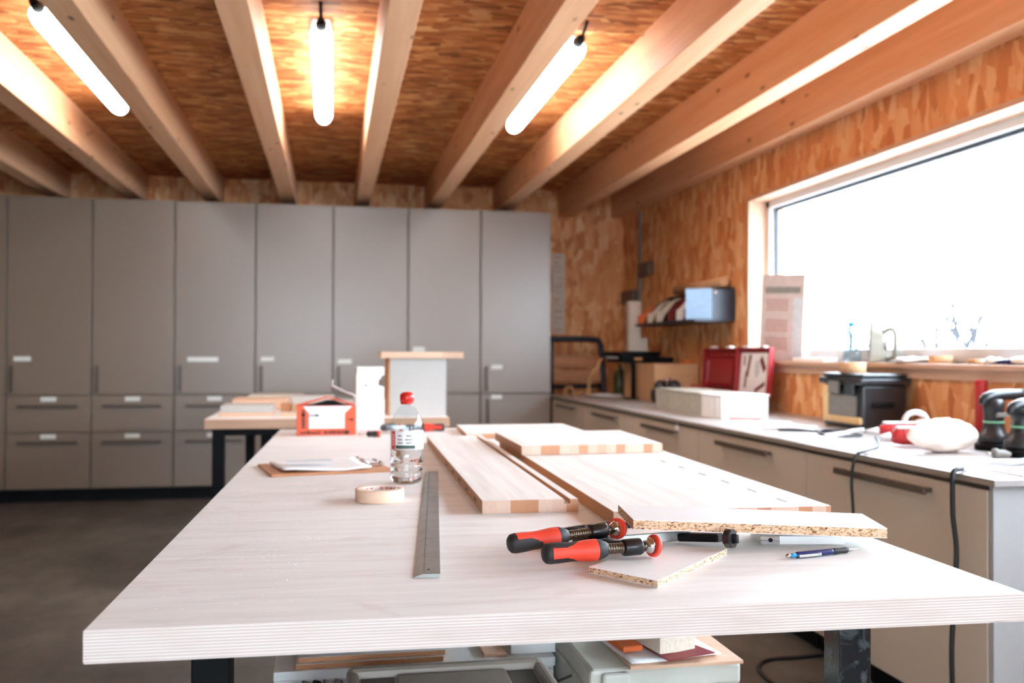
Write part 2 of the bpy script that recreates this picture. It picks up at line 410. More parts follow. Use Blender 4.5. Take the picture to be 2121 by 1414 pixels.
# glulam beams
bx = [-7.702, -7.09, -6.478, -5.866, -5.254, -4.642, -4.03, -3.418, -2.806, -2.194, -1.582, -.970, -.358, .254, .866, 1.478, 2.090, 2.588]
names = {10: 'pale timber beam left of the leftmost tube lamp', 11: 'timber beam right of the leftmost tube lamp', 12: 'timber beam left of the middle tube lamp',
         13: 'timber beam right of the middle tube lamp', 14: 'timber beam left of the rightmost tube lamp', 15: 'timber beam right of the rightmost tube lamp, lamplit side white',
         16: 'timber beam second from the window wall', 17: 'timber beam tight against the window wall'}
for i, x in enumerate(bx):
    struct('ceiling_beam', MB().box(x-.06, x+.06, YF, YW, ZS, ZC, .004), M['beam'], label=names.get(i, 'shadowed timber beam at the far left'), cat='beam', group='timber ceiling beams')

# ------------------------------------------------------------------ outdoors
MB().slab([(3.2, -25), (60, -25), (60, 60), (3.2, 60)], -.5, -.3).build('ground', M['snow'])['kind'] = 'structure'
gb = MB().slab([(-30, -40), (3.2, -40), (3.2, -5.2), (-30, -5.2)], -.5, -.3).build('ground', M['snow']); gb['kind'] = 'structure'
rng = random.Random(5)
hm = MB()
vs = []; n, m_ = 36, 10
for i in range(n+1):
    for j in range(m_+1):
        y = 3 + 30*i/n; x = 15.5 + 7*j/m_
        h = 1.72*math.sin(PI*j/m_)**.6*(math.sin(PI*min(1, max(0, (i-.5)/(n-1))))**.5 if 0 < i < n else 0)*(.82+.16*math.sin(i*.7)+.05*rng.random())
        h *= (1.0 if y < 16 else max(.7, 1-(y-16)*.03))
        vs.append((x, y, -.3+h))
hm.add(vs, [(i*(m_+1)+j, (i+1)*(m_+1)+j, (i+1)*(m_+1)+j+1, i*(m_+1)+j+1) for i in range(n) for j in range(m_)], 0, True)
tag(hm.build('scrub_bank', M['scrub']), 'low dark scrub bank beyond the window', 'bank', kind='stuff')
def bare_shrub(loc, h, nst, lean, seed, label):
    g = random.Random(seed); t = thing('bare_shrub', label, 'shrub', loc, 0, 'leafless shrubs outside the window')
    mb = MB()
    def branch(p, d, L, r, k):
        pts = [p]; q = Vector(p); dd = Vector(d)
        for s_ in range(4):
            dd = (dd + Vector((g.uniform(-.18,.18), g.uniform(-.18,.18), g.uniform(0,.12)))).normalized(); q = q + dd*L/4; pts.append(tuple(q))
        mb.tube(pts, [r, r*.9, r*.78, r*.62, r*.4], 5, 0, 2)
        if k:
            for s_ in range(g.randint(2, 3)):
                b = Vector(pts[g.randint(1, 3)]); nd = (dd + Vector((g.uniform(-.7,.7), g.uniform(-.7,.7), g.uniform(-.1,.5)))).normalized()
                branch(tuple(b), nd, L*g.uniform(.4,.6), r*.5, k-1)
    for s_ in range(nst):
        a = g.uniform(0, 2*PI); l_ = g.uniform(.15, .5)*lean
        branch((g.uniform(-.2,.2), g.uniform(-.3,.3), 0), (math.cos(a)*l_, math.sin(a)*l_, 1), h*g.uniform(.7,1.05), .055, 2)
    mb.build('branches', M['bark'], t)
bare_shrub((9.4, 13.3, -.3), 2.4, 7, 1.0, 3, 'bare leafless shrub with fanned stems seen through the window behind the iron')
bare_shrub((9.8, 11.2, -.3), 2.5, 7, .9, 11, 'bare leafless shrub at the right end of the window view')
bare_shrub((10.5, 18.3, -.3), 2.0, 5, .7, 8, 'small bare shrub beyond the clear bottle on the sill')

# ------------------------------------------------------------------ tube lamps
def tube_lamp(x, label):
    t = thing('tube_lamp', label, 'lamp', (x, 4.28, ZC), 0, 'fluorescent tube lamps on the ceiling')
    L = 1.67; pr = [(0, .02), (.03, .028), (.044, .05), (.05, .10), (.05, L-.10), (.044, L-.05), (.03, L-.028), (0, L-.02)]
    MB().lathe(pr, (0, 0, -.068), 20, 'y').build('diffuser', M['lamp'], t)
    MB().box(-.045, .045, .06, L-.06, -.04, 0, .008).build('lamp_housing', M['lamp_grey'], t)
    MB().lathe([(0, -.05), (.016, -.05), (.022, -.01), (.026, .012), (.026, .05)], (0, 0, -.05), 14, 'y').build('cable_gland', M['black'], t)
    MB().tube([(0, -.05, -.05), (0, -.10, -.03), (0, -.14, -.006)], .008, 8).build('cable', M['black'], t)
tube_lamp(-1.215, 'lit tube lamp at the left, between the leftmost beams')
tube_lamp(-.052, 'lit tube lamp in the middle, straight above the far table')
tube_lamp(1.115, 'lit tube lamp at the right, nearest to the window')

# ------------------------------------------------------------------ tall cabinets
YC = 7.842; xb = [-3.02, -2.41, -1.805, -1.2, -.59, .012, .611, 1.208, 1.804]
def sticker(x, z, w, h, par):
    return MB().box(x-w/2, x+w/2, -.0215, -.018, z-h/2, z+h/2).build('paper_label', M['sticker'], par)
def vhandle(x, z0, z1, par):
    mb = MB().box(x-.011, x+.011, -.052, -.040, z0, z1, .003).box(x-.007, x+.007, -.042, -.016, z0+.012, z0+.03).box(x-.007, x+.007, -.042, -.016, z1-.03, z1-.012)
    return mb.build('handle', M['handle'], par)
def hhandle(x0, x1, z, par):
    mb = MB().box(x0, x1, -.048, -.036, z-.011, z+.011, .003).box(x0+.012, x0+.03, -.038, -.016, z-.007, z+.007).box(x1-.03, x1-.012, -.038, -.016, z-.007, z+.007)
    return mb.build('handle', M['handle'], par)
tall = [('drawers', None, 'tall taupe cabinet at the far left, only its edge in view', 0),
        ('drawers', (.105, 1.094, .12), 'tall taupe cabinet with two drawers and small label, second from the left edge', 1),
        ('drawers', None, 'tall taupe cabinet with two drawers and no label above its door handle', 1),
        ('drawers', (.15, 1.094, .23), 'tall taupe cabinet with the wide white label above its door handle', 1),
        ('drawers', (.095, 1.098, .1), 'tall taupe cabinet behind the far table and orange box', 1),
        ('drawers', (.09, 1.08, .11), 'tall taupe cabinet behind the white cut-out carton', 0),
        ('door', (.09, 1.18, .1), 'tall taupe cabinet behind the grey box with the pine top', 0),
        ('door', (.14, 1.036, .095), 'tall taupe cabinet at the right end of the row, beside the strand board', 1)]
for i, (kind, lab, label, low) in enumerate(tall):
    w = xb[i+1]-xb[i]; t = thing('tall_cabinet', label, 'cabinet', (xb[i], YC, 0), 0, 'row of tall taupe cabinets on the back wall')
    MB().box(.001, w-.001, .004, .62, .10, 2.33).build('body', M['cab_body'], t)
    MB().box(.001, w-.001, .05, .60, 0, .10).build('plinth', M['black'], t)
    g = .005
    d = MB().box(g, w-g, -.018, .002, .822, 2.328, .0025).build('door', M['cab'], t)
    vhandle(.05, .84, 1.045, d)
    if lab: sticker(lab[0]+lab[2]/2-.05, lab[1], lab[2], .036, d)
    if kind == 'drawers':
        for z0, z1, zh in ((.538, .814, .733), (.112, .530, .458)):
            q = MB().box(g, w-g, -.018, .002, z0, z1, .0025).build('drawer', M['cab'], t)
            hhandle(w/2-.215, w/2+.215, zh, q)
            sticker(w/2, z1-.026, .11, .034, q)
    else:
        q = MB().box(g, w-g, -.018, .002, .112, .814, .0025).build('lower_door', M['cab'], t)
        vhandle(.062, .55, .775, q)
        sticker(.135, .79, .09, .032, q)

# ------------------------------------------------------------------ base cabinets and worktop along the window
XF = 1.816; yb = [2.392, 3.461, 4.58, 5.67, 6.75, 7.83]
bl = ['nearest base cabinet under the worktop, two black cables hanging over its front', 'second base cabinet under the worktop, below the papers and red pencil',
      'middle base cabinet under the worktop with a round white sticker', 'fourth base cabinet under the worktop, beside the tall cabinets', 'last base cabinet, dark far end next to the tall cabinets']
for i in range(5):
    a, b = yb[i], yb[i+1]; t = thing('base_cabinet', bl[i], 'cabinet', (XF, a, 0), 0, 'base cabinets under the window worktop')
    w = b-a; body = MB().box(.02, .80, .018 if i == 0 else .001, w-.001, .09, .784); body.build('body', M['cab_body'], t)
    MB().box(.06, .78, .02, w-.001, 0, .09).build('plinth', M['black'], t)
    if i == 0: MB().box(.003, .81, 0, .018, .0, .784, .001).build('end_panel', M['end_panel'], t)
    if i == 4: MB().box(.0, .80, w-.001, w+.008, .0, .784, .001).build('end_panel', M['black'], t)
    q = MB().box(0, .02, .022 if i == 0 else .004, w-.004, .095, .768, .002).build('drawer', M['cab_lit'], t)
    y0, y1 = w/2-.27, w/2+.27
    MB().box(-.036, -.024, y0, y1, .722, .745, .003).box(-.026, .002, y0+.01, y0+.03, .727, .741).box(-.026, .002, y1-.03, y1-.01, .727, .741).build('handle', M['handle'], q)
    if i == 2: MB().lathe([(0, -.004), (.022, -.004), (.022, .002)], (0, .30, .755), 20, 'x').build('round_sticker', M['paper'], q)
wt = thing('worktop', 'long grey worktop running under the window', 'worktop', (0, 0, .804))
MB().box(XF-.012, XW-.002, 2.366, 7.845, -.019, 0, .0015).build('slab', M['worktop'], wt)
MB().box(XF-.0135, XF-.012, 2.366, 7.845, -.0185, -.001).build('edge_band', M['worktop_edge'], wt)
# ------------------------------------------------------------------ the main workbench
def wpart(mb, name, mat, t):
    """geometry given in room coordinates, stored relative to its thing"""
    mw = Matrix.Translation(t.location) @ t.rotation_euler.to_matrix().to_4x4()
    return mb.xf(mw.inverted()).build(name, mat, t)
ZT = .82; A = R_(-1.4); ca, sa = math.cos(A), math.sin(A)
def tb(u, v): return (-.287 + u*ca - v*sa, 1.215 + u*sa + v*ca)      # table frame -> room
t = thing('workbench', 'long plywood workbench filling the foreground, boards and clamps on it', 'workbench', (.4, 2.7, 0))
top = MB(); bm = bmesh.new()
pts = [tb(0, 0), tb(1.238, 0), tb(1.238, 3.01), tb(0, 3.01)]
top.slab(pts, ZT-.040, ZT, .0012)
for k, f in enumerate(top.f):                                        # veneer on top and bottom, plies on the sides
    zs = [top.v[i][2] for i in f]; top.m[k] = 0 if max(zs)-min(zs) < 1e-4 else 1
wpart(top, 'tabletop', [M['ply'], M['ply_edge']], t)
def leg(u, v, mat, nm='leg'):
    x, y = tb(u, v); mb = MB().box(-.026, .026, -.026, .026, 0, ZT-.041, .002).xf(Matrix.Translation((x, y, 0)) @ Matrix.Rotation(A, 4, 'Z'))
    return wpart(mb, nm, mat, t)
leg(.120, .21, M['steel_dark']); l2 = leg(1.080, .20, M['steel_film']); l2['label'] = 'dark steel leg wrapped in shiny film'
leg(.120, 2.8, M['steel_dark']); leg(1.118, 2.8, M['steel_dark'])
for a, b in (((.12, .21), (.12, 2.8)), ((1.118, .2), (1.118, 2.8)), ((.12, 2.8), (1.118, 2.8))):
    p, q = tb(*a), tb(*b); d = (Vector(q)-Vector(p)).normalized()*.03; p = Vector(p)+d; q = Vector(q)-d
    wpart(MB().box(0, (q-p).length, -.02, .02, ZT-.09, ZT-.042).xf(Matrix.Translation((p.x, p.y, 0)) @ Matrix.Rotation(math.atan2(q.y-p.y, q.x-p.x), 4, 'Z')), 'rail', M['steel_dark'], t)
# loose sawdust on the bare left half
g = random.Random(2); sd = MB()
for k in range(260):
    u, v = g.uniform(.02, .38), g.uniform(.05, 1.28); x, y = tb(u, v); r = g.uniform(.0004, .0013)
    if math.hypot(x-.108, y-2.168) < .06: continue
    a = g.uniform(0, PI); sd.add([(x+r*math.cos(a+q*PI/2)*(1 if q % 2 else 1.8), y+r*math.sin(a+q*PI/2), ZT+.0004) for q in range(4)] + [(x, y, ZT+.0012)], [(0,1,4), (1,2,4), (2,3,4), (3,0,4)])
tag(sd.build('sawdust', M['paper']), 'white sawdust specks on the bare left half of the workbench', 'sawdust', kind='stuff')

# ------------------------------------------------------------------ solid wood boards
def quadpts(p, w, l, ang):
    c, s = math.cos(ang), math.sin(ang)
    return [(p[0]+a*c-b*s, p[1]+a*s+b*c) for a, b in ((0, 0), (w, 0), (w, l), (0, l))]
def board(name, label, pts, z0, z1, grp, slots=None, rebate=None, endmat='end_grain'):
    o = thing(name, label, 'board', (pts[0][0], pts[0][1], z0), math.atan2(pts[1][1]-pts[0][1], pts[1][0]-pts[0][0]), grp)
    mw = Matrix.Translation(o.location) @ o.rotation_euler.to_matrix().to_4x4(); inv = mw.inverted()
    L = [inv @ Vector((p[0], p[1], z0)) for p in pts]; h = z1-z0
    w = L[1].x; l = (L[2].y+L[3].y)/2
    mb = MB()
    if rebate:
        mb.prism([(0, 0), (w, 0), (w, h), (w-.018, h), (w-.018, h-.010), (w-.030, h-.010), (w-.030, h), (0, h)], 0, l, 'y', bev=.0006)
    else: mb.slab([(p.x, p.y) for p in L], 0, h, .0008)
    for k, f in enumerate(mb.f):
        n = (Vector(mb.v[f[1]])-Vector(mb.v[f[0]])).cross(Vector(mb.v[f[2]])-Vector(mb.v[f[1]])).normalized()
        mb.m[k] = 0 if abs(n.z) > .7 else (1 if abs(n.y) > .7 else 2)
    mb.build('panel', [M['ash'], M[endmat], M['ash_edge']], o)
    if slots:
        for kind, items in slots:
            for a, b in items:
                if kind == 'side': MB().box(-.0006, .002, a, b, h*.35, h*.62).build('biscuit_slot', M['case_dark'], o)
                else: MB().box(w-.068, w-.063, a, b, h-.002, h+.0005).build('biscuit_slot', M['case_dark'], o)
    return o
B = R_(-2.0)
board('wooden_board', 'narrow white ash board with a groove along its right edge, beside the ruler', [(.306, 1.950), (.508, 1.945), (.552, 3.50), (.352, 3.50)], ZT+.0005, ZT+.0275, 'solid wood boards on the workbench',
      [('side', [(.10, .14), (.26, .30), (.42, .46), (.58, .62), (.76, .80)])], True)
board('wooden_board', 'large ash panel with a row of short slots, under the white chipboard strip', [(.533, 1.775), (.985, 1.775), (1.035, 3.30), (.577, 3.30)], ZT+.0005, ZT+.0275, 'solid wood boards on the workbench',
      [('top', [(.06+.145*k, .105+.145*k) for k in range(6)])])
board('wooden_board', 'ash panel stacked on the far end of the large slotted panel', [(.556, 2.795), (1.000, 2.812), (1.020, 3.32), (.562, 3.30)], ZT+.0285, ZT+.0555, 'solid wood boards on the workbench')
board('wooden_board', 'pale board lying farthest back on the workbench', [(.512, 3.66), (1.000, 3.70), (1.005, 4.13), (.535, 4.13)], ZT+.0005, ZT+.020, 'solid wood boards on the workbench')

# ------------------------------------------------------------------ chipboard pieces
def chip_piece(name, label, topc, th):
    o = thing(name, label, 'offcut', (topc[0][0], topc[0][1], topc[0][2]-th))
    up = [Vector(p) for p in topc]; d = Vector((0, 0, 1))
    a = [p - d*th for p in up]
    wpart(MB().hexa([p - d*.0009 for p in up], [p + d*.0009 for p in a]), 'chipboard_core', M['chip'], o)
    wpart(MB().hexa(up, [p - d*.0009 for p in up]), 'top_facing', M['melamine'], o)
    wpart(MB().hexa([p + d*.0009 for p in a], a), 'bottom_facing', M['melamine'], o)
    return o
chip_piece('chipboard_strip', 'white faced chipboard strip propped slantwise above the clamps and pencil', [(.4915, 1.524, .8765), (.931, 1.491, .8545), (.970, 1.636, .8545), (.5135, 1.682, .8765)], .0165)
chip_piece('chipboard_offcut', 'thin white chipboard offcut lying under the two clamps', [(.454, 1.296, .8305), (.640, 1.488, .8305), (.545, 1.552, .8305), (.382, 1.400, .8305)], .010)
o = thing('magnetic_catch_block', 'small white block with a metal end under the chipboard strip', 'fitting', (.735, 1.559, ZT))
mw = MB().box(0, .143, 0, .085, .0005, .0155, .001); mw.box(0, .001, 0, .001, .0005, .001); mw.build('block', M['melamine'], o)
MB().box(-.002, .030, -.003, .004, .0005, .0085, .0006).box(-.002, .030, -.003, .004, .0092, .0157, .0006).build('metal_catch', M['chrome'], o)
MB().cyl((.014, -.0036, .0088), (.014, -.0028, .0088), .0038).build('screw_hole', M['black'], o)
o.rotation_euler = (0, 0, R_(-11))

# ------------------------------------------------------------------ screw clamps
def clamp(label, loc, rz, ry, rx, arm_y, jaw_x, bar0, grp, ext=0, roll=0, turn=0, tip=.030, nut=0):
    """screw axis along +x from the handle end; the flat bar runs beside it at y = arm_y"""
    t = thing('screw_clamp', label, 'clamp', loc, 0, grp, rot=(rx, ry, rz))
    pr = [(0, 0), (.0112, .0004), (.0150, .004), (.0162, .011), (.0158, .026), (.0147, .043), (.0150, .054), (.0161, .067), (.0167, .074), (.0167, .086), (.0158, .091), (.0124, .100), (.0104, .104), (0, .104)]
    pf = []
    for (r0, h0), (r1, h1) in zip(pr, pr[1:]):
        m_ = max(1, int(abs(h1-h0)/.0032)); pf += [(r0+(r1-r0)*k/m_, h0+(h1-h0)*k/m_) for k in range(m_)]
    pf.append(pr[-1])
    mb = MB().lathe(pf, (0,0,0), 72, 'x')
    # two-component grip: red shell with black inlays top and bottom, black butt and collar
    for k, f in enumerate(mb.f):
        q = sum((Vector(mb.v[i]) for i in f), Vector())/len(f); a = math.atan2(q.z, q.y)+turn
        s_ = abs(math.sin(a)); x = q.x
        lim = .50+.0*x if x < .034 else (.50+(x-.034)/.022*.48 if x < .056 else 1.2)
        mb.m[k] = 1 if (x < .0105 or x > .086 or s_ > lim) else 0
    mb.build('handle', [M['red'], M['rubber']], t)
    th = [(0, .102)]; x = .1035
    while x < .168+ext:
        th += [(.0064, x), (.0084, x+.0012), (.0084, x+.0022), (.0064, x+.0034)]; x += .0042
    th += [(0, x)]
    MB().lathe(th, (0,0,0), 20, 'x').build('spindle', M['thread'], t)
    # sliding arm: sleeve round the spindle, arm to the bar, open loop round the bar
    e = nut
    mb = MB().lathe([(.0086, .132+e), (.0125, .132+e), (.0132, .135+e), (.0132, .160+e), (.0120, .163+e), (.0086, .163+e)], (0,0,0), 24, 'x')
    x0, x1 = .118+e, .158+e
    mb.hexa([(.137+e, .010, .009), (.161+e, .010, .009), (x1, arm_y-.012, .007), (x0, arm_y-.012, .007)], [(.137+e, .010, -.007), (.161+e, .010, -.007), (x1, arm_y-.012, -.007), (x0, arm_y-.012, -.007)], bev=.002)
    mb.box(x0-.012, x1+.004, arm_y-.014, arm_y-.0055, -.008, .010, .0015).box(x0-.012, x1+.004, arm_y+.0055, arm_y+.014, -.008, .010, .0015)
    mb.box(x0-.012, x0-.004, arm_y-.014, arm_y+.014, -.008, .010, .0015).box(x1-.006, x1+.004, arm_y-.014, arm_y+.014, -.008, .010, .0015)
    mb.build('sliding_arm', M['black_metal'], t)
    MB().box(bar0, jaw_x+.010, arm_y-.0048, arm_y+.0048, -.006, .010, .001).build('bar', M['steel'], t)
    # pressure plate on a ball, with a red protective cap
    e = ext
    MB().lathe([(0, .168+e), (.006, .168+e), (.0095, .172+e), (.0125, .177+e), (.0135, .182+e), (0, .184+e)], (0,0,0), 24, 'x').build('pressure_ball', M['chrome'], t)
    tl = Matrix.Translation((.182+e, 0, 0)) @ Matrix.Rotation(R_(14+roll), 4, 'Z') @ Matrix.Rotation(R_(10), 4, 'Y')
    MB().lathe([(.0135, 0), (.0162, -.001), (.0175, .001), (.0175, .006), (.0162, .0075), (.0130, .0075), (.0125, .004), (0, .004)], (0,0,0), 36, 'x').xf(tl).build('pressure_cap', M['red'], t)
    # fixed jaw at the end of the bar
    q = [(jaw_x-.008, arm_y+.011), (jaw_x-.018, arm_y-.006), (jaw_x+.012, tip+arm_y*.1), (jaw_x+.028, tip+.006+arm_y*.1), (jaw_x+.014, arm_y+.011)]
    mb = MB().hexa([(*p, .007 if tip < .04 else .004) for p in q], [(*p, -.007) for p in q], bev=.002)
    hx = Matrix.Translation((jaw_x+.017, tip-.008, 0)) @ Matrix.Rotation(R_(-58), 4, 'Z')
    pl = [(math.cos(PI/8+k*PI/4)*.0185, math.sin(PI/8+k*PI/4)*.0160*(1 if tip < .04 else .30)) for k in range(8)]
    q = MB().prism(pl, 0, .012, 'x', bev=.001).xf(hx); mb.add(q.v, q.f)
    q = MB().box(.011, .020, -.004, .004, -.008 if tip < .04 else -.004, .008 if tip < .04 else .003, .0015).xf(hx); mb.add(q.v, q.f)
    mb.build('fixed_jaw', M['black_metal'], t)
    return t
grp = 'red and black screw clamps'
clamp('red and black screw clamp nearest the viewer, resting on the chipboard offcut', (.316, 1.418, .8478), R_(8), R_(-.6), R_(-8.2), .132, .312, .112, grp)
clamp('second red and black screw clamp, behind the nearest one, handle mostly black', (.281, 1.514, .8450), R_(13), R_(-3.3), R_(-10.5), .085, .245, .050, grp, ext=.015, roll=26, turn=R_(52), tip=.060, nut=.014)
clamp('distant screw clamp lying behind the water bottle', (.470, 4.02, ZT+.0185), R_(176), 0, R_(4), .062, .23, .10, grp)

# ------------------------------------------------------------------ pencil
p0, p1 = Vector((.722, 1.441, ZT+.0056)), Vector((.870, 1.4745, ZT+.0042)); L = (p1-p0).length
t = thing('mechanical_pencil', 'navy blue mechanical pencil with a steel clip at the right of the workbench', 'pencil', p0, 0, rot=(0, 0, math.atan2(p1.y-p0.y, p1.x-p0.x)))
MB().lathe([(0, .020), (.0047, .020), (.0052, .022), (.0050, .09), (.0050, .094)], (0,0,0), 12, 'x').build('barrel', M['pencil_blue'], t)
MB().lathe([(.0051, .093), (.0052, .098), (.0045, .110), (.0051, .120), (.0046, .124), (0, .124)], (0,0,0), 20, 'x').build('grip', M['rubber'], t)
MB().lathe([(.0036, .123), (.0034, .128), (.0013, .140), (.0006, .150), (0, .151)], (0,0,0), 14, 'x').build('tip', M['steel'], t)
MB().lathe([(0, .0), (.0032, .0), (.0034, .006), (0, .0065)], (0,0,0), 14, 'x').build('push_button', M['chrome'], t)
MB().lathe([(0, .006), (.0033, .006), (.0033, .020), (0, .020)], (0,0,0), 14, 'x').build('button_sleeve', M['cyan'], t)
MB().box(.020, .064, -.0078, -.0066, -.0028, .0012, .0004).box(.020, .024, -.0072, -.004, -.0026, .001).ball((.062, -.0064, -.0008), .0028).build('clip', M['wire'], t)

# ------------------------------------------------------------------ steel rule
t = thing('steel_ruler', 'long sharp-edged steel ruler lying lengthwise beside the masking tape', 'ruler', (.121, 1.414, ZT), math.atan2(2.638-1.414, .252-.121)-PI/2)
w, l = .0385, 1.232
mb = MB().prism([(0, .0002), (w, .0002), (w, .0058), (.0125, .0058), (0, .0012)], 0, l, 'y', bev=.0002)
mb.build('blade', M['ruler'], t)
mb = MB()
for k in range(240):
    y = .02+k*.005; ln = .0045 if k % 10 == 0 else (.0034 if k % 5 == 0 else .0022)
    mb.box(.0130, .0130+ln, y, y+.0005, .0057, .0060)
mb.build('scale_marks', M['ink'], t)
MB().cyl((.021, .03, .0056), (.021, .03, .00605), .003).build('hang_hole', M['ink'], t)

# ------------------------------------------------------------------ masking tape
def tape_roll(name, label, loc, R, r, h, m_, core, grp=None, cat='tape'):
    t = thing(name, label, cat, loc, 0, grp)
    MB().lathe([(r+.002, 0), (R-.001, 0), (R, .001), (R, h-.001), (R-.001, h), (r+.002, h), (r+.002, 0)], (0,0,0), 56).build('tape_winding', M[m_], t)
    MB().lathe([(r, 0), (r+.002, 0), (r+.002, h+.0004), (r, h+.0004), (r, 0)], (0,0,0), 56).build('core', M[core], t)
    return t
t = tape_roll('masking_tape', 'roll of cream masking tape lying flat left of the ruler', (.108, 2.168, ZT+.0004), .0540, .038, .027, 'tape', 'tape_core')
mb = MB()
for z0, z1 in ((.004, .009), (.012, .018), (.021, .024)):
    for k in range(20):
        if (k*7) % 5: mb.lathe([(.0378, z0), (.0378, z1)], (0,0,0), 2, 'z', 0, k*2*PI/20+.03, (k+.8)*2*PI/20)
mb.build('printed_core_marks', M['red_print'], t)

# ------------------------------------------------------------------ water bottle
t = thing('water_bottle', 'clear water bottle with a red cap standing on the workbench', 'bottle', (.190, 2.452, ZT+.0004), R_(-4))
r = .0415
pr = [(0, .006), (.012, .007), (.020, .002), (.030, .0), (.037, .004), (r, .014), (r, .024), (.039, .029), (r, .034), (r, .046), (.0395, .050), (r, .054), (r, .072), (.0405, .078), (r, .083), (r, .140), (.0400, .150), (.0365, .163), (.030, .177), (.0225, .188), (.0160, .195), (.0145, .199), (.0145, .204)]
MB().lathe(pr, (0,0,0), 48).build('bottle_wall', M['clear'], t)
MB().lathe([(0, .0085), (.012, .0085), (.020, .004), (.030, .002), (.036, .006), (.0403, .015), (.0403, .024), (.0378, .029), (.0403, .034), (.0403, .046), (.0383, .050), (.0403, .054), (.0403, .072), (.0403, .083), (.0403, .092), (0, .092)], (0,0,0), 48).build('water', M['water'], t)
MB().lathe([(.0148, .1995), (.0165, .2), (.0168, .204), (.0160, .2045), (.0160, .205), (.0175, .206), (.0180, .216), (.0170, .224), (.0130, .229), (.006, .231), (0, .231)], (0,0,0), 32).build('cap', M['cap'], t)
lb = MB().lathe([(r+.0004, .088), (r+.0004, .134)], (0,0,0), 44, 'z', 0, R_(195), R_(350)).build('label', M['paper'], t)
MB().lathe([(r+.0007, .0885), (r+.0007, .1335)], (0,0,0), 6, 'z', 0, R_(207), R_(227)).build('red_panel', M['red_label'], lb)
MB().lathe([(r+.0007, .0895), (r+.0007, .0985)], (0,0,0), 16, 'z', 0, R_(229), R_(300)).build('green_panel', M['green_label'], lb)
mb = MB()
for z, sp in ((.122, ((238, 252), (268, 286))), (.1125, ((236, 254), (264, 290), (293, 297))), (.1045, ((237, 256), (267, 288)))):
    for a, b in sp: mb.lathe([(r+.0008, z-.0018), (r+.0008, z+.0018)], (0,0,0), 6, 'z', 0, R_(a), R_(b))
mb.lathe([(r+.0009, .092), (r+.0009, .0925)], (0,0,0), 10, 'z', 0, R_(244), R_(284))
mb.build('printed_text', M['greyink'], lb)
mb = MB()
for z in (.100, .106, .112, .118, .124): mb.lathe([(r+.0009, z-.0016), (r+.0009, z+.0016)], (0,0,0), 4, 'z', 0, R_(214), R_(221))
mb.build('panel_text', M['paper'], lb)

# ------------------------------------------------------------------ clipboard and papers
A2 = R_(11.5)
t = thing('clipboard', 'brown hardboard clipboard left of the water bottle', 'clipboard', (-.154, 2.619, ZT), A2)
MB().box(0, .335, 0, .27, .0004, .006, .001).build('board', M['hardboard'], t)
mb = MB().box(.285, .325, .09, .18, .006, .016, .002).cyl((.322, .085, .013), (.322, .185, .013), .006)
mb.tube([(.288, .10, .014), (.270, .10, .026), (.262, .135, .028), (.270, .17, .026), (.288, .17, .014)], .0025, 8)
mb.build('clip', M['chrome'], t)
def sheet(name, label, cat, loc, rz, w, l, h, curl, mat, grp=None, seed=1, marks=None):
    g = random.Random(seed); t = thing(name, label, cat, loc, rz, grp); nx, ny = 14, 10; vs = []
    ph = g.uniform(0, 6)
    for k in (1, 0):
        for i in range(nx+1):
            for j in range(ny+1):
                x, y = w*i/nx, l*j/ny
                z = h*k + curl*(.5+.5*math.sin(ph+5.2*i/nx+1.7*j/ny)) * (.4+.6*abs(j/ny-.5)*2)
                vs.append((x, y, z))
    N = (nx+1)*(ny+1); q = lambda i, j: i*(ny+1)+j
    fs = [(q(i,j), q(i+1,j), q(i+1,j+1), q(i,j+1)) for i in range(nx) for j in range(ny)]
    fs += [tuple(N+x for x in f[::-1]) for f in fs]
    bd = [q(i,0) for i in range(nx+1)] + [q(nx,j) for j in range(1, ny+1)] + [q(i,ny) for i in range(nx-1, -1, -1)] + [q(0,j) for j in range(ny-1, 0, -1)]
    fs += [(bd[k], N+bd[k], N+bd[(k+1) % len(bd)], bd[(k+1) % len(bd)]) for k in range(len(bd))]
    mb = MB(); mb.add(vs, fs, 0, True); o = mb.build('sheet', M[mat], t)
    if marks: marks(t)
    return t
c1, s1 = math.cos(A2), math.sin(A2)
def onclip(u, v): return (-.154+u*c1-v*s1, 2.619+u*s1+v*c1)
sheet('paper_sheets', 'curled white papers held on the clipboard', 'papers', (*onclip(.035, .022), ZT+.0065), A2+R_(1.5), .242, .215, .004, .008, 'paper', None, 3,
      lambda t: MB().box(.03, .16, .10, .15, .0160, .0163).build('printed_drawing', M['paper_shade'], t))

# ------------------------------------------------------------------ orange box and white carton
t = thing('orange_box', 'orange cardboard box with a white panel, its flaps half open', 'box', (-.130, 3.905, ZT), R_(3))
w, d, h = .229, .15, .118
MB().box(0, w, 0, .003, .0005, h).box(0, w, d-.003, d, .0005, h).box(0, .003, .003, d-.003, .0005, h).box(w-.003, w, .003, d-.003, .0005, h).box(.003, w-.003, .003, d-.003, .0005, .004).build('carton', M['orange_card'], t)
MB().prism([(.045, .027), (.185, .027), (.185, .088), (.215, h-.002), (.022, h-.002), (.045, .088)], -.0012, 0, 'y').build('white_panel', M['white_card'], t)
MB().prism([(.010, .012), (w-.010, .012), (w-.010, h-.012), (.150, .134), (.120, .134), (.010, h-.012)], .03, d-.010, 'y').build('black_contents', M['black'], t)
for nm, x0, x1, xa, za in (('flap', .002, .075, .118, .148), ('flap', .227, .155, .110, .152)):
    MB().hexa([(x0, d, h), (xa, d-.01, za), (xa, .05, za), (x0, .003, h)], [(x0, d, h-.002), (xa, d-.01, za-.002), (xa, .05, za-.002), (x0, .003, h-.002)]).build(nm, M['orange_card'], t)
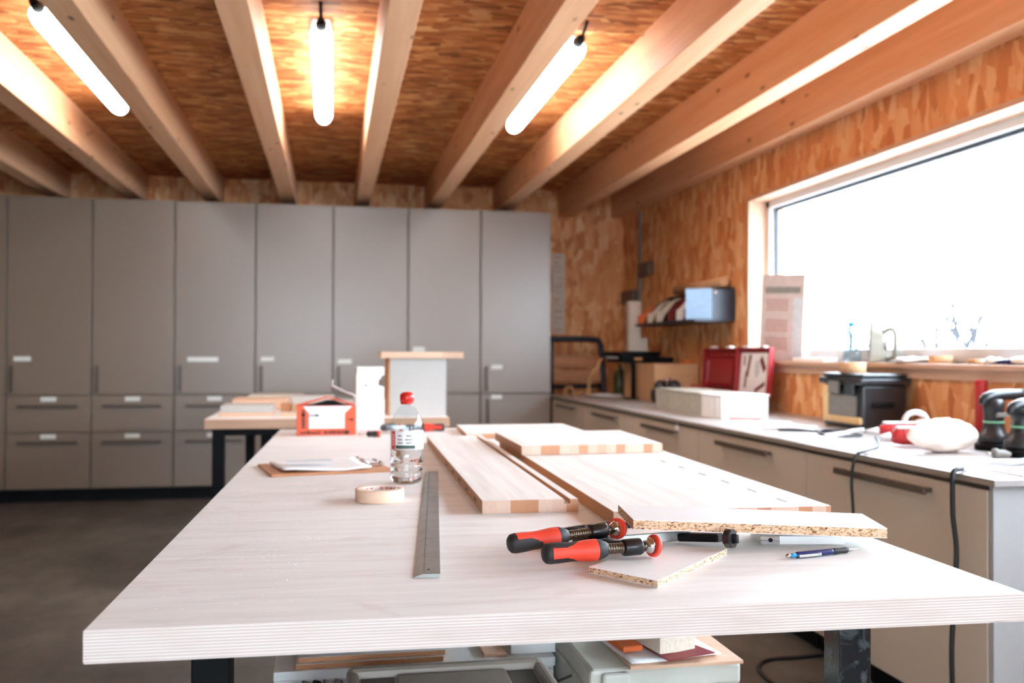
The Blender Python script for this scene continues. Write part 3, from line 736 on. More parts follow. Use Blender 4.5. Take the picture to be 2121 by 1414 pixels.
MB().hexa([(.13, .06, .1495), (.19, .05, .131), (.19, .11, .131), (.13, .12, .1495)], [(.13, .06, .148), (.19, .05, .1295), (.19, .11, .1295), (.13, .12, .148)]).build('red_flap_print', M['red_label'], t)
mb = MB(); g = random.Random(4)
x = .012
while x < .20:
    q = g.uniform(.004, .011)
    if not .09 < x < .10: mb.box(x, x+q, -.0010, 0, .006, .006+g.uniform(.008, .013))
    x += q+.003
z = .03
while z < .10: q = g.uniform(.004, .010); mb.box(.016, .030, -.0010, 0, z, z+q); z += q+.003
mb.lathe([(0, -.001), (.008, -.001), (.008, 0)], (.023, 0, .083), 14, 'y').lathe([(0, -.001), (.009, -.001), (.009, 0)], (.193, 0, .011), 14, 'y').lathe([(0, -.001), (.006, -.001), (.006, 0)], (.214, 0, .062), 14, 'y')
mb.box(.195, .206, -.001, 0, .060, .064).box(.045, .085, -.0016, -.0012, .077, .082).box(.070, .080, -.0016, -.0012, .075, .085).box(.088, .125, -.0016, -.0012, .078, .080).box(.075, .105, -.0016, -.0012, .096, .098)
mb.build('black_lettering', M['ink'], t)
t = thing('white_carton', 'tall white carton with a notch cut from its right side, beside the orange box', 'box', (.104, 4.088, ZT), R_(2))
w = .117; k = .27
MB().prism([(0, .0005), (w, .0005), (w, .185), (w-.024, .190), (w-.024, .215), (w-.014, .222), (w-.012, .232), (w, .236), (w, k), (.003, k), (.003, .238), (0, .238)], 0, .10, 'y', bev=.0012).build('carton', M['white_card'], t)
MB().box(.034, .046, -.0008, .0, .188, .197).box(.05, .062, -.0008, .0, .189, .193).build('printed_mark', M['greyink'], t)
t = thing('bent_rod', 'thin bent metal rod leaning over the orange box against the white carton', 'rod', (.10, 4.06, ZT))
MB().tube([(-.093, -.02, .218), (-.096, -.018, .195), (-.085, -.016, .188), (-.04, -.008, .166), (-.0035, .002, .150), (-.0045, .03, .10), (-.0045, .06, .004)], .0036, 8).build('rod', M['wire'], t)
t = thing('screwdriver', 'short screwdriver with a black and red handle in front of the white carton', 'screwdriver', (.103, 3.80, ZT+.013), R_(-6))
MB().lathe([(0, .0), (.0045, .0), (.0045, .04), (0, .04)], (0,0,0), 10, 'x').build('shaft', M['chrome'], t)
MB().lathe([(0, .036), (.008, .036), (.012, .044), (.010, .052), (.0125, .066), (.010, .080), (0, .080)], (0,0,0), 18, 'x').build('handle', M['rubber'], t)
MB().lathe([(0, .078), (.0125, .078), (.0128, .084), (.0105, .089), (0, .089)], (0,0,0), 18, 'x').build('handle_end', M['red'], t)
t = thing('black_plug_cap', 'dark round cap lying between the white carton and the water bottle', 'cap', (.252, 4.14, ZT))
MB().lathe([(0, .001), (.020, .001), (.024, .006), (.024, .022), (.018, .028), (0, .028)], (0,0,0), 20).build('cap', M['tool_black'], t)
# ------------------------------------------------------------------ the far table
t = thing('far_table', 'second worktable with a thick pale top and black legs behind the workbench', 'table', (0, 5.8, 0))
top = MB().box(-.612, .600, 4.92, 6.95, ZT-.050, ZT, .003)
for k, f in enumerate(top.f):
    zs = [top.v[i][2] for i in f]; top.m[k] = 0 if max(zs)-min(zs) < 1e-4 else 1
wpart(top, 'tabletop', [M['ply'], M['ply_edge_far']], t)
for x, y in ((-.548, 4.98), (.54, 4.98), (-.548, 6.88), (.54, 6.88), (-.335, 5.28)):
    wpart(MB().box(x-.029, x+.029, y-.03, y+.03, 0, ZT-.051, .002), 'leg', M['steel_dark'], t)
wpart(MB().hexa([(-.519, 4.955, ZT-.051), (-.30, 5.235, ZT-.051), (-.36, 5.25, ZT-.051), (-.519, 5.005, ZT-.051)], [(-.519, 4.955, ZT-.085), (-.30, 5.235, ZT-.085), (-.36, 5.25, ZT-.085), (-.519, 5.005, ZT-.085)]), 'rail', M['steel_dark'], t)
wpart(MB().box(-.519, .511, 4.965, 4.995, ZT-.085, ZT-.051), 'rail', M['steel_dark'], t)
def block(name, label, x0, x1, y0, y1, z0, z1, mat, cat, grp=None, rz=0, bev=.0015):
    o = MB().box(-(x1-x0)/2, (x1-x0)/2, -(y1-y0)/2, (y1-y0)/2, 0, z1-z0, bev).build(name, mat, None, ((x0+x1)/2, (y0+y1)/2, z0), rz)
    return tag(o, label, cat, grp)
M['pine'] = wood('pale_pine', srgb(232,196,168), srgb(214,168,136), 'x', 1.0)
M['grey_lam'] = plain('pale_grey_laminate', srgb(188,183,176), .45, var=.02)
gw = 'wood blocks on the far table'
block('wood_block', 'long pale wood block at the near left corner of the far table', -.56, -.30, 5.10, 5.36, ZT+.0005, ZT+.020, M['pine'], 'wood block', gw)
block('wood_block', 'grey faced block stacked on another at the near left corner of the far table', -.555, -.298, 5.11, 5.36, ZT+.0208, ZT+.056, M['grey_lam'], 'wood block', gw)
block('wood_block', 'wood block behind the grey faced block on the far table', -.56, -.25, 5.75, 6.05, ZT+.0005, ZT+.058, M['pine'], 'wood block', gw)
block('wood_block', 'pale board at the back left of the far table', -.52, -.18, 6.35, 6.65, ZT+.0005, ZT+.056, M['beige'], 'wood block', gw)
block('wood_block', 'grey white block behind the orange box on the far table', -.24, .02, 6.06, 6.31, ZT+.0005, ZT+.062, M['grey_lam'], 'wood block', gw)
block('wood_block', 'brown wood offcut right of the grey faced block', -.275, -.215, 5.5, 5.62, ZT+.0005, ZT+.045, M['hardboard'], 'wood block', gw)
block('wood_block', 'small orange brown wood offcut beside the orange box', -.205, -.15, 5.45, 5.58, ZT+.0005, ZT+.038, M['cardboard'], 'wood block', gw)
block('wood_block', 'thin slat on the front edge of the far table left of the orange box', -.26, -.08, 5.06, 5.16, ZT+.0005, ZT+.014, M['pine'], 'wood block', gw)
t = thing('box_carcass', 'upright grey cabinet box standing on the far table', 'box', (.445, 5.2, ZT))
MB().box(-.142, .152, -.15, -.134, .0005, .302, .001).build('front_panel', M['grey_lam'], t)
MB().box(-.152, -.142, -.15, .15, .0005, .302, .001).box(.142, .152, -.134, .15, .0005, .302, .001).box(-.142, .142, .134, .15, .0005, .302, .001).box(-.142, .142, -.134, .134, .286, .302).build('side_panels', M['hardboard'], t)
t = thing('pine_board', 'pine board lying on top of the grey cabinet box', 'board', (.468, 5.16, ZT+.3028))
MB().box(-.215, .105, -.15, .15, 0, .032, .001).build('board', M['pine'], t)
MB().box(.1055, .215, -.15, .15, 0, .032, .001).build('pale_end', M['reveal'], t)

# ------------------------------------------------------------------ on the long worktop
ZW = .8045
gb_ = 'clear storage bins on the worktop'
def storage_bin(x, y, rz, label, mat):
    t = thing('storage_bin', label, 'bin', (x, y, ZW), rz, gb_)
    w, d, h, k = .275, .245, .118, .003
    MB().box(0, w, 0, k, 0, h, .001).box(0, w, d-k, d, 0, h, .001).box(0, k, k, d-k, 0, h).box(w-k, w, k, d-k, 0, h).box(k, w-k, k, d-k, 0, k).build('body', mat, t)
    MB().box(-.005, w+.005, -.005, d+.005, h, h+.010, .003).build('lid', mat, t)
    for q in (.05, .12, .19): MB().box(-.004, 0, q-.006, q+.006, .01, h-.012, .001).build('side_rib', mat, t)
    MB().box(w*.62, w*.63, -.001, 0, .004, h-.004).box(.03, .05, -.0015, 0, .006, .022).box(w-.05, w-.03, -.0015, 0, .006, .022).build('front_seam', M['paper_shade'], t)
    return t
storage_bin(2.048, 4.83, R_(4), 'white storage bin at the near end of the bin row', M['white_card'])
storage_bin(2.040, 5.10, R_(3), 'translucent storage bin second from the near end of the row', M['bin'])
storage_bin(2.052, 5.37, R_(4), 'translucent storage bin third from the near end of the row', M['bin'])
storage_bin(2.060, 5.64, R_(3), 'translucent storage bin at the far end of the bin row', M['bin'])

t = thing('cardboard_box', 'brown cardboard box at the far end of the worktop', 'box', (2.298, 6.64, ZW))
MB().box(0, .338, 0, .74, 0, .272, .003).build('carton', M['cardboard'], t)
MB().box(-.001, .339, .36, .372, .272, .2735).build('tape_seam', M['tan'], t)
t = thing('black_case', 'flat black case lying on the cardboard box', 'case', (2.19, 7.08, ZW+.2745))
MB().box(0, .42, 0, .42, 0, .045, .008).build('lower_shell', M['black'], t)
MB().box(-.02, .31, .0, .42, .0455, .088, .010).build('upper_shell', M['black'], t)
MB().box(.10, .16, -.004, 0, .022, .040).build('tan_label', M['tan'], t)
MB().box(-.10, .0, .08, .16, .03, .05, .004).build('strap_end', M['tool_grey'], t)
t = thing('black_stand', 'thin black upright stand beside the cardboard box', 'stand', (2.262, 7.02, ZW))
MB().cyl((0, 0, .0), (0, 0, .272), .018).build('pole', M['black'], t)
MB().box(-.07, .03, -.05, .06, 0, .008, .002).build('foot', M['black'], t)
t = thing('olive_bottle', 'dark olive glass bottle in front of the wall corner', 'bottle', (2.37, 7.72, ZW))
MB().lathe([(0, 0), (.052, 0), (.055, .01), (.055, .16), (.045, .19), (.018, .22), (.016, .262), (0, .262)], (0,0,0), 24).build('bottle', M['glass_green'], t)
t = thing('webbing_strap', 'tan webbing strap hanging from the black case past the olive bottle', 'strap', (2.13, 7.58, ZW))
MB().tube([(-.03, -.25, .30), (-.055, -.28, .285), (-.07, -.28, .24), (-.10, -.26, .20), (-.12, -.22, .15), (-.11, -.16, .06), (-.11, -.15, .012)], .012, 8).build('strap', M['tan'], t)
tag(MB().box(0, .04, 0, .04, 0, .026, .008).build('orange_stopper', M['orange'], None, (2.56, 6.72, ZW+.274)), 'small orange stopper on the cardboard box', 'stopper')
t = thing('white_tube', 'tall white carton tube standing on the black case in the corner', 'tube', (2.375, 7.37, ZW+.363))
MB().box(-.05, .05, -.04, .04, 0, .40, .006).build('tube', M['beige'], t)
MB().box(.0505, .11, -.03, .03, 0, .11, .004).build('side_carton', M['beige'], t)
t = thing('black_power_tool', 'black cordless tool behind the translucent bins', 'tool', (2.26, 6.36, ZW))
MB().box(-.03, .21, 0, .20, 0, .10, .03).ball((.02, .1, .115), .045).ball((.12, .1, .112), .05).build('body', M['tool_black'], t)
MB().cyl((.03, .04, .152), (.05, .0, .166), .012).build('silver_knob', M['chrome'], t)
tag(MB().prism([(0, 0), (.13, 0), (.11, .07), (.02, .13)], 0, .12, 'y', bev=.006).build('red_tool', M['tool_red'], None, (2.50, 6.38, ZW)), 'small red tool between the black cordless tool and the red cases', 'tool')
g = random.Random(9)
sheet('paper_pile', 'white paper at the far end of the worktop', 'papers', (2.09, 7.40, ZW+.0005), R_(8), .21, .30, .012, .008, 'paper', None, 4)
t = thing('rope_coil', 'tan cord lying in a loop by the tall cabinets on the worktop', 'cord', (1.92, 7.66, ZW+.009))
MB().tube([(-.06, -.12, 0), (-.03, 0, .05), (.03, .06, .06), (.05, .02, .01), (.02, -.05, 0), (.10, -.02, .01), (.13, .06, .03), (.08, .14, 0)], .008, 8).build('cord', M['tan'], t)

# red cases, lids raised against the wall
def red_case(y, w, label, lined):
    t = thing('red_tool_case', label, 'case', (2.352, y, ZW), 0, 'open red tool cases')
    MB().box(0, .16, 0, w, 0, .006, .002).box(0, .006, 0, w, .006, .085, .002).box(.154, .16, 0, w, .006, .085, .002).box(.006, .154, 0, .006, .006, .085).box(.006, .154, w-.006, w, .006, .085).build('base', M['dark_red'], t)
    LM = Matrix.Translation((.160, 0, .088)) @ Matrix.Rotation(R_(5), 4, 'Y')
    h = .30; mb = MB().box(.030, .036, 0, w, 0, h, .002).box(0, .030, 0, .012, 0, h, .003).box(0, .030, w-.012, w, 0, h, .003).box(0, .030, .012, w-.012, h-.012, h, .003).box(.0, .030, .012, w-.012, 0, .012, .003)
    lid = mb.xf(LM).build('lid', M['dark_red'], t)
    q = MB()
    if lined:
        q.box(.0285, .0295, .014, w-.014, .014, h-.03).xf(LM).build('instruction_sheet', M['paper'], lid)
        q = MB()
        for yy, zz, a, b, rot in ((.30, .19, .016, .07, .25), (.12, .20, .022, .05, -.7), (.33, .10, .012, .05, .1), (.14, .06, .012, .07, 1.2), (.36, .22, .01, .03, .0)):
            e = MB().box(-.0008, 0, -a, a, -b, b, .0).xf(Matrix.Translation((.0285, yy*w/.42, zz)) @ Matrix.Rotation(rot, 4, 'X')); q.add(e.v, e.f)
        q.xf(LM).build('printed_pictures', M['maroon'], lid)
        e = MB().ball((.0285, .19*w/.42, .17), .035, .02, 1, 1.5); e.xf(LM).build('drawn_figure', M['paper_shade'], lid)
        MB().box(.0275, .0282, .175, .185, .15, .19).xf(LM).build('yellow_spot', M['cream'], lid)
    else:
        q.box(.018, .030, .06, w-.06, .05, .24, .02).box(.022, .030, .16, .22, .05, .26, .01).xf(LM).build('moulded_insert', M['dark_red'], lid)
    for yy in (.25, .75): MB().box(.0, .034, w*yy-.035, w*yy+.035, h-.004, h+.010, .003).xf(LM).build('latch', M['tool_white'], lid)
    return t
red_case(5.28, .46, 'open red tool case with a white printed sheet lining its raised lid', True)
red_case(5.75, .55, 'open red tool case with a plain dark red raised lid', False)

# black tool box
t = thing('tool_box', 'black lidded tool box with cream yellow corner on the worktop below the window', 'tool box', (2.385, 4.02, ZW), R_(-1))
w, d, h = .232, .38, .205
MB().box(.005, w-.005, .005, d-.005, 0, h, .012).build('body', M['tool_black'], t)
MB().box(-.012, w+.012, -.010, d+.012, h, h+.030, .008).box(.0, w, .003, d, h+.0305, h+.052, .010).build('lid', M['tool_black'], t)
MB().box(-.006, .006, .05, .31, .05, .155, .003).build('front_panel', M['tool_grey'], t)
MB().box(-.012, .012, .30, .352, .045, .20, .008).box(-.012, .012, .01, .352, .022, .055, .008).build('yellow_trim', M['cream'], t)
MB().box(-.026, -.010, .18, .27, h-.045, h+.012, .005).build('latch', M['tool_grey'], t)
MB().box(-.020, -.008, .05, .13, h-.050, h+.012, .006).build('latch', M['tool_black'], t)
MB().box(.05, .16, -.004, .006, .10, .125, .004).build('side_grip', M['black'], t)
tape_roll('packing_tape', 'roll of brown tape lying on the black tool box lid', (2.475, 4.26, ZW+.258), .062, .045, .050, 'cardboard', 'tape_core')
tag(MB().lathe([(0, 0), (.024, 0), (.024, .24), (.0225, .245), (0, .245)], (0,0,0), 24).build('red_cylinder', M['tool_red'], None, (2.585, 3.47, ZW)), 'upright red cylinder standing against the strand board under the window', 'cylinder')

# sanders
def upright_sander(x, y, rz, label, h, s=1.0):
    t = thing('black_sander', label, 'sander', (x, y, ZW), rz, 'black upright sanders')
    MB().lathe([(0, .0), (.062, .0), (.065, .006), (.065, .020), (.058, .026), (0, .026)], (0,0,0), 28).build('sanding_pad', M['black'], t)
    MB().lathe([(.050, .026), (.056, .034), (.056, .055), (.042, .065), (.036, .09), (.034, .12), (.036, .15), (.038, h-.045), (.030, h-.03), (0, h-.03)], (0,0,0), 28).build('motor_housing', M['tool_black'], t)
    MB().tube([(-.052, .0, h-.050), (-.040, 0, h-.030), (.0, 0, h-.018), (.07, 0, h-.014), (.15, .0, h-.016), (.175, 0, h-.022)], [.010, .018, .021, .020, .019, .012], 14).build('handle', M['tool_black'], t)
    MB().lathe([(.0345, .098), (.0372, .100), (.0372, .104), (.0345, .106)], (0,0,0), 24).box(.12, .127, -.0205, .0205, h-.038, h+.006, .003).build('green_accent', M['green'], t)
    MB().box(.030, .085, -.012, .012, .035, .060, .006).build('dust_outlet', M['tool_grey'], t)
    MB().box(-.02, .03, -.0402, -.030, h-.095, h-.078, .003).build('grey_plate', M['tool_grey'], t)
    return t
upright_sander(2.375, 3.12, R_(5), 'black upright sander with a long handle at the right of the worktop', .215)
upright_sander(2.315, 2.90, R_(6), 'black upright sander partly out of frame at the right edge', .195)
def grip_sander(loc, rz, label, bag, s=1.0):
    t = thing('red_sander', label, 'sander', loc, rz, 'red and white sanders')
    MB().lathe([(0, 0), (.018, .0), (.026, .012), (.030, .03), (.030, .11), (.034, .13), (.034, .15), (0, .15)], (0, 0, .036), 24, 'x').build('red_body', M['tool_red'], t)
    mb = MB()
    for q in range(6): mb.lathe([(.030, .040+q*.011), (.0325, .043+q*.011), (.0325, .046+q*.011), (.030, .049+q*.011)], (0, 0, .036), 24, 'x')
    mb.build('grip_ribs', M['tool_red'], t)
    MB().lathe([(.034, .15), (.040, .155), (.042, .18), (.036, .20), (0, .205)], (0, 0, .042), 24, 'x').box(.02, .15, -.018, .018, .064, .074, .004).build('white_housing', M['tool_white'], t)
    MB().lathe([(0, -.05), (.006, -.05), (.011, -.02), (.016, .002), (0, .002)], (0, 0, .036), 14, 'x').build('cable_sleeve', M['tool_white'], t)
    if not bag:
        MB().tube([(.10, 0, .068), (.115, 0, .100), (.15, 0, .112), (.185, 0, .098), (.20, 0, .062)], .011, 10).build('loop_handle', M['tool_white'], t)
        MB().lathe([(0, .20), (.016, .20), (.018, .25), (.012, .275), (0, .275)], (0, 0, .045), 16, 'x').build('black_nose', M['black'], t)
    else:
        MB().box(.155, .20, -.035, .035, 0, .015, .004).build('sole_plate', M['black'], t)
    return t
grip_sander((2.085, 3.315, ZW), R_(-14), 'red and white sander with ribbed grip beside the pale dust bag', True)
grip_sander((2.185, 3.56, ZW), R_(-12), 'red and white sander with a loop handle, behind the other one', False)
bm = bmesh.new(); bmesh.ops.create_icosphere(bm, subdivisions=4, radius=1)
from mathutils import noise as mn
for v in bm.verts:
    p = v.co.copy(); q = 1 + .14*mn.noise(p*2.3) + .06*mn.noise(p*5) + .03*math.sin(p.x*14+p.y*5)
    f = (1-.35*max(0, -p.x)**2)
    v.co = Vector((p.x*.142, p.y*.066*f*q, max(-.98, p.z*q)*.060*f))
o = MB()._bm(bm, 0, True).build('dust_bag', M['bag'], None, (2.135, 3.075, ZW+.0595), R_(4))
tag(o, 'pale cloth dust bag lying in front of the sanders', 'dust bag')
t = thing('vacuum_hose', 'grey hose running from the red sander across the worktop', 'hose', (2.15, 3.62, ZW))
MB().tube([(-.16, .015, .012), (-.09, .02, .018), (-.03, .01, .032), (.0, -.01, .036)], .009, 10).build('hose', M['white_cable'], t)
t = thing('worktop_cable', 'black cable coiled in front of the tool box', 'cable', (2.2, 3.79, ZW))
MB().tube([(-.22, .24, .005), (-.12, .18, .005), (-.03, .10, .005), (.02, .0, .005), (-.02, -.10, .005), (-.12, -.09, .005), (-.14, .02, .006), (-.06, .12, .014), (.05, .10, .012), (.12, .0, .006)], .005, 8).build('cable', M['cable'], t)
t = thing('hanging_cable', 'thin black cable draped over the worktop edge, farther of two', 'cable', (1.81, 3.05, ZW), 0, 'black cables over the worktop edge')
MB().tube([(.222, .278, .034), (.16, .16, .0115), (.06, .05, .0110), (.004, .0, .0100), (-.024, -.006, .0), (-.040, -.010, -.03), (-.050, -.016, -.10), (-.046, -.02, -.20), (-.046, -.03, -.42), (-.046, -.03, -.62), (-.05, -.02, -.79), (-.09, .0, -.798), (-.18, .05, -.798)], .0055, 8).build('cable', M['cable'], t)
t = thing('hanging_cable', 'thick black cable draped over the near end of the worktop, nearer of two', 'cable', (1.81, 2.53, ZW), 0, 'black cables over the worktop edge')
mb = MB().tube([(.02, .015, .0090), (.0, .0, .0105), (-.016, -.004, .008), (-.026, -.008, -.004), (-.029, -.012, -.03), (-.030, -.015, -.12), (-.022, -.02, -.22), (-.028, -.02, -.34), (-.038, -.02, -.5), (-.035, -.02, -.66), (-.035, -.02, -.79)], .0075, 8)
mb.build('black_cable', M['cable'], t)
MB().tube([(.02, .015, .0108), (.06, .05, .0108), (.14, .16, .0108), (.22, .17, .0108), (.30, .14, .0108), (.42, .22, .0108)], .0085, 8).build('white_cable', M['white_cable'], t)
t = thing('power_plug', 'grey power plug lying at the right of the worktop', 'plug', (2.15, 2.83, ZW+.019), R_(-25))
MB().lathe([(0, 0), (.018, 0), (.019, .012), (.015, .02), (.013, .04), (.006, .055), (0, .055)], (0,0,0), 18, 'x').build('plug_body', M['tool_grey'], t)
MB().cyl((-.019, -.0095, 0), (0, -.0095, 0), .0024).cyl((-.019, .0095, 0), (0, .0095, 0), .0024).build('pin', M['chrome'], t)
sheet('paper_sheet', 'white paper with a curled corner below the white bin', 'paper', (1.93, 4.41, ZW+.0005), R_(-20), .30, .25, .002, .006, 'paper', 'papers on the worktop', 5)
sheet('paper_sheet', 'white paper stack left of the black tool box', 'paper', (1.955, 4.14, ZW+.0006), R_(-35), .22, .21, .008, .008, 'paper', 'papers on the worktop', 6)
sheet('paper_sheet', 'long white sheet along the front edge of the worktop under the sander', 'paper', (1.83, 3.02, ZW+.0003), R_(1), .20, .72, .0015, .001, 'paper', 'papers on the worktop', 7)
sheet('paper_sheet', 'white sheet at the near end of the worktop', 'paper', (1.93, 2.40, ZW+.0003), R_(-1), .50, .17, .0015, .001, 'paper', 'papers on the worktop', 8)
t = thing('red_pencil', 'red carpenter pencil lying on the paper below the white bin', 'pencil', (2.02, 4.66, ZW+.0165), R_(-55))
MB().lathe([(0, 0), (.0055, 0), (.0055, .165), (.001, .185), (0, .186)], (0,0,0), 6, 'x').build('pencil', M['red'], t)

# ------------------------------------------------------------------ on the window sill
ZSL = 1.1105
t = thing('sill_bottle', 'clear water bottle with a blue cap on the window sill', 'bottle', (2.672, 4.60, ZSL))
MB().lathe([(0, .002), (.040, 0), (.046, .006), (.046, .05), (.043, .055), (.046, .06), (.046, .13), (.036, .155), (.016, .178), (.0145, .190)], (0,0,0), 30).build('bottle_wall', M['clear_blue'], t)
MB().lathe([(0, .187), (.021, .187), (.021, .208), (0, .210)], (0,0,0), 20).build('cap', M['cyan'], t)
t = thing('clothes_iron', 'clothes iron standing on its heel on the window sill', 'iron', (2.672, 4.35, ZSL), R_(50))
so = [(-.055, 0), (.055, 0), (.058, .03), (.050, .10), (.030, .165), (.0, .210), (-.030, .165), (-.050, .10), (-.058, .03)]
MB().prism(so, .030, .042, 'y', bev=.003).build('sole_plate', M['steel'], t)
MB().hexa([(p[0]*.93, .030, p[1]*.95+.004) for p in so], [(p[0]*.55, -.025, p[1]*.72+.012) for p in so]).build('shell', M['iron_shell'], t)
MB().tube([(0, -.02, .145), (0, -.05, .165), (0, -.075, .150), (0, -.078, .09), (0, -.070, .03), (0, -.03, .018)], .013, 12).build('handle', M['iron_shell'], t)
MB().lathe([(0, -.040), (.022, -.040), (.024, -.02), (0, -.02)], (0, 0, .085), 24, 'y').build('dial', M['tool_grey'], t)
tape_roll('sill_tape', 'brown tape roll on the window sill right of the iron', (2.70, 3.90, ZSL), .052, .036, .034, 'cardboard', 'tape_core')
tape_roll('sill_tape', 'small brown tape roll farther right on the window sill', (2.70, 3.66, ZSL), .030, .018, .022, 'cardboard', 'tape_core')
t = thing('blue_glove', 'blue and white work glove at the right end of the window sill', 'glove', (2.675, 3.31, ZSL))
MB().ball((0, .03, .018), .05, .7, 1.4, .34).build('palm', M['tool_white'], t)
mb = MB()
for k in range(4): mb.tube([(-.03+k*.02, .07, .014), (-.032+k*.022, .11, .014), (-.034+k*.023, .135, .010)], .009, 8)
mb.build('fingers', M['pencil_blue'], t)
tag(MB().box(-.09, 0, -.18, .18, 0, .020, .003).build('white_strip', M['melamine'], None, (2.735, 5.03, ZSL)), 'white strip of board at the far end of the window sill', 'strip')
for k, (x, y, w, l, rz, lb) in enumerate(((2.66, 4.06, .10, .17, 20, 'crumpled white cloth right of the iron on the window sill'), (2.68, 3.52, .08, .10, -15, 'crumpled white paper between the tape rolls and the glove'))):
    bm = bmesh.new(); bmesh.ops.create_icosphere(bm, subdivisions=3, radius=1)
    for v in bm.verts:
        p = v.co.copy(); q = 1 + .5*mn.noise(p*2.1+Vector((k*9, 0, 0))); v.co = Vector((p.x*w/2*q, p.y*l/2*q, max(-.02, (p.z*.5+.5)*.028*q)))
    zmin = min(v.co.z for v in bm.verts)
    tag(MB()._bm(bm, 0, True).build('crumpled_paper', M['paper'], None, (x, y, ZSL-zmin), R_(rz)), lb, 'paper')

# ------------------------------------------------------------------ on the walls
ang = math.atan2(-.27, .17)
t = thing('wall_calendar', 'paper calendar with three month blocks hung by the window', 'calendar', (2.615, 5.585, 1.1125), 0)
cw, ch = .345, .53
CM = Matrix.Rotation(math.atan2(-.38, .14), 4, 'Z') @ Matrix.Rotation(R_(3), 4, 'Y')
def cal(mb): return mb.xf(CM)
cal(MB().box(0, cw, -.0015, .0015, 0, ch)).build('sheet', M['shaded_calendar_paper'], t)
mb = cal(MB().box(.03, cw-.03, -.0022, -.0016, ch-.115, ch-.075)); mb.build('header_band', M['greyink'], t)
for z in (.31, .185, .075):
    mb = MB()
    for a in range(7):
        for b in range(4): mb.box(.045+a*.026, .045+a*.026+.016, -.0022, -.0016, z+b*.02, z+b*.02+.011)
    cal(mb).build('month_block', M['date_red'], t)
cal(MB().box(.262, cw-.015, -.0022, -.0016, .03, ch-.14)).build('side_column', M['paper_shade'], t)

RY = 6.02
t = thing('wall_sorter', 'navy wall rack with a blue end flap in a lit tone holding abrasive sheets', 'rack', (XW, RY, 1.365))
MB().box(-.29, 0, 0, 1.27, 0, .018, .004).build('shelf', M['navy'], t)
MB().box(-.012, 0, .012, 1.27, .018, .235, .003).build('back_plate', M['navy'], t)
MB().box(-.165, 0, 0, .006, .018, .215, .001).build('end_panel', M['navy'], t)
MB().prism([(-.31, .11), (-.302, .112), (-.166, .006), (-.166, 0)], .018, .222, 'z').build('end_flap', M['lit_blue'], t)  # same blue panel as the navy end, its lit part coloured lighter
MB().lathe([(0, -.002), (.010, -.002), (.010, .002), (0, .002)], (-.14, -.001, .195), 16, 'y').build('round_stud', M['chrome'], t)
for y in (.29, .46, .70, .92, 1.12):
    MB().prism([(-.258, .018), (-.012, .018), (-.012, .225), (-.06, .222), (-.16, .165), (-.235, .07)], y, y+.02, 'y').build('gap_shade', M['black'], t)  # black slabs put in as the shadow in the gaps between sheets
def hook_sheet(y, mat, label, h):
    o = thing('abrasive_sheet', label, 'sheet', (XW, RY+y, 1.3838), 0, 'curved abrasive sheets in the wall rack')
    pts = [(-.275, 0), (-.19, 0), (-.18, .05), (-.15, .11), (-.10, h*.88), (-.05, h), (-.11, h*.97), (-.18, h*.78), (-.24, h*.45), (-.272, .07)]
    MB().prism(pts, 0, .040, 'y', bev=.002).build('sheet', M[mat], o)
hook_sheet(.20, 'maroon', 'maroon abrasive sheet next to the lit blue rack flap', .215)
hook_sheet(.345, 'paper', 'large white abrasive sheet in the middle of the wall rack', .21)
hook_sheet(.53, 'maroon', 'maroon abrasive sheet left of the large white one', .20)
hook_sheet(.78, 'beige', 'beige abrasive sheet right of its twin in the wall rack', .185)
hook_sheet(.98, 'beige', 'beige abrasive sheet beside the orange one in the wall rack', .18)
hook_sheet(1.20, 'orange', 'orange abrasive sheet at the far end of the wall rack', .16)
t = thing('cardboard_roll', 'long cardboard tube lying on top of the wall rack', 'tube', (2.60, 6.09, 1.638))
MB().lathe([(.019, 0), (.034, 0), (.034, .92), (.019, .92), (.019, 0)], (0,0,0), 26, 'y').build('tube', M['cardboard'], t)
t = thing('wall_conduit', 'grey conduit running down the strand board by the corner', 'conduit', (XW, 8.02, 0))
MB().box(-.022, 0, -.02, .02, .81, 2.385, .002).build('conduit', M['tool_grey'], t)
t = thing('socket_box', 'dark socket box on the wall right of the conduit', 'socket', (XW, 7.83, 1.87), 0, 'wall socket boxes')
MB().box(-.05, 0, -.15, .15, -.055, .055, .006).build('housing', M['handle'], t)
MB().box(-.054, -.05, -.13, .13, -.04, .04, .003).build('cover', M['handle'], t)
t = thing('socket_box', 'dark socket box on the wall left of the conduit, in the corner', 'socket', (XW, 8.26, 1.655), 0, 'wall socket boxes')
MB().box(-.05, 0, -.18, .18, -.06, .06, .006).build('housing', M['handle'], t)
MB().box(-.054, -.05, -.16, .16, -.045, .045, .003).build('cover', M['handle'], t)
t = thing('paper_strip', 'vertical pale paper strip with marks on the back wall beside the tall cabinets', 'paper', (2.04, YW, 1.33))
MB().box(-.06, .055, -.006, .0008, 0, .73).build('strip', M['beige'], t)
mb = MB(); g = random.Random(12); z = .03
while z < .70: q = g.uniform(.015, .04); mb.box(-.045, g.uniform(.0, .04), -.0066, -.006, z, z+q*.5); z += q+g.uniform(.01, .05)
mb.build('marks', M['hardboard'], t)
t = thing('hand_cart', 'dark tubular hand cart with wooden slats standing in the corner', 'hand cart', (2.14, 8.25, 0))
mb = MB().tube([(-.24, 0, .02), (-.24, 0, .6), (-.24, 0, 1.24), (-.20, 0, 1.275), (.14, 0, 1.275), (.205, 0, 1.24), (.225, 0, 1.12), (.25, 0, .6), (.25, 0, .02)], .026, 12)
mb.tube([(-.24, 0, .86), (.245, 0, .86)], .016, 10)
mb.build('frame', M['navy'], t)
for z in (1.03, .90, .60, .30): MB().box(-.222, .222 if z < 1 else .205, -.012, .012, z, z+.10, .003).build('slat', M['hardboard'], t)
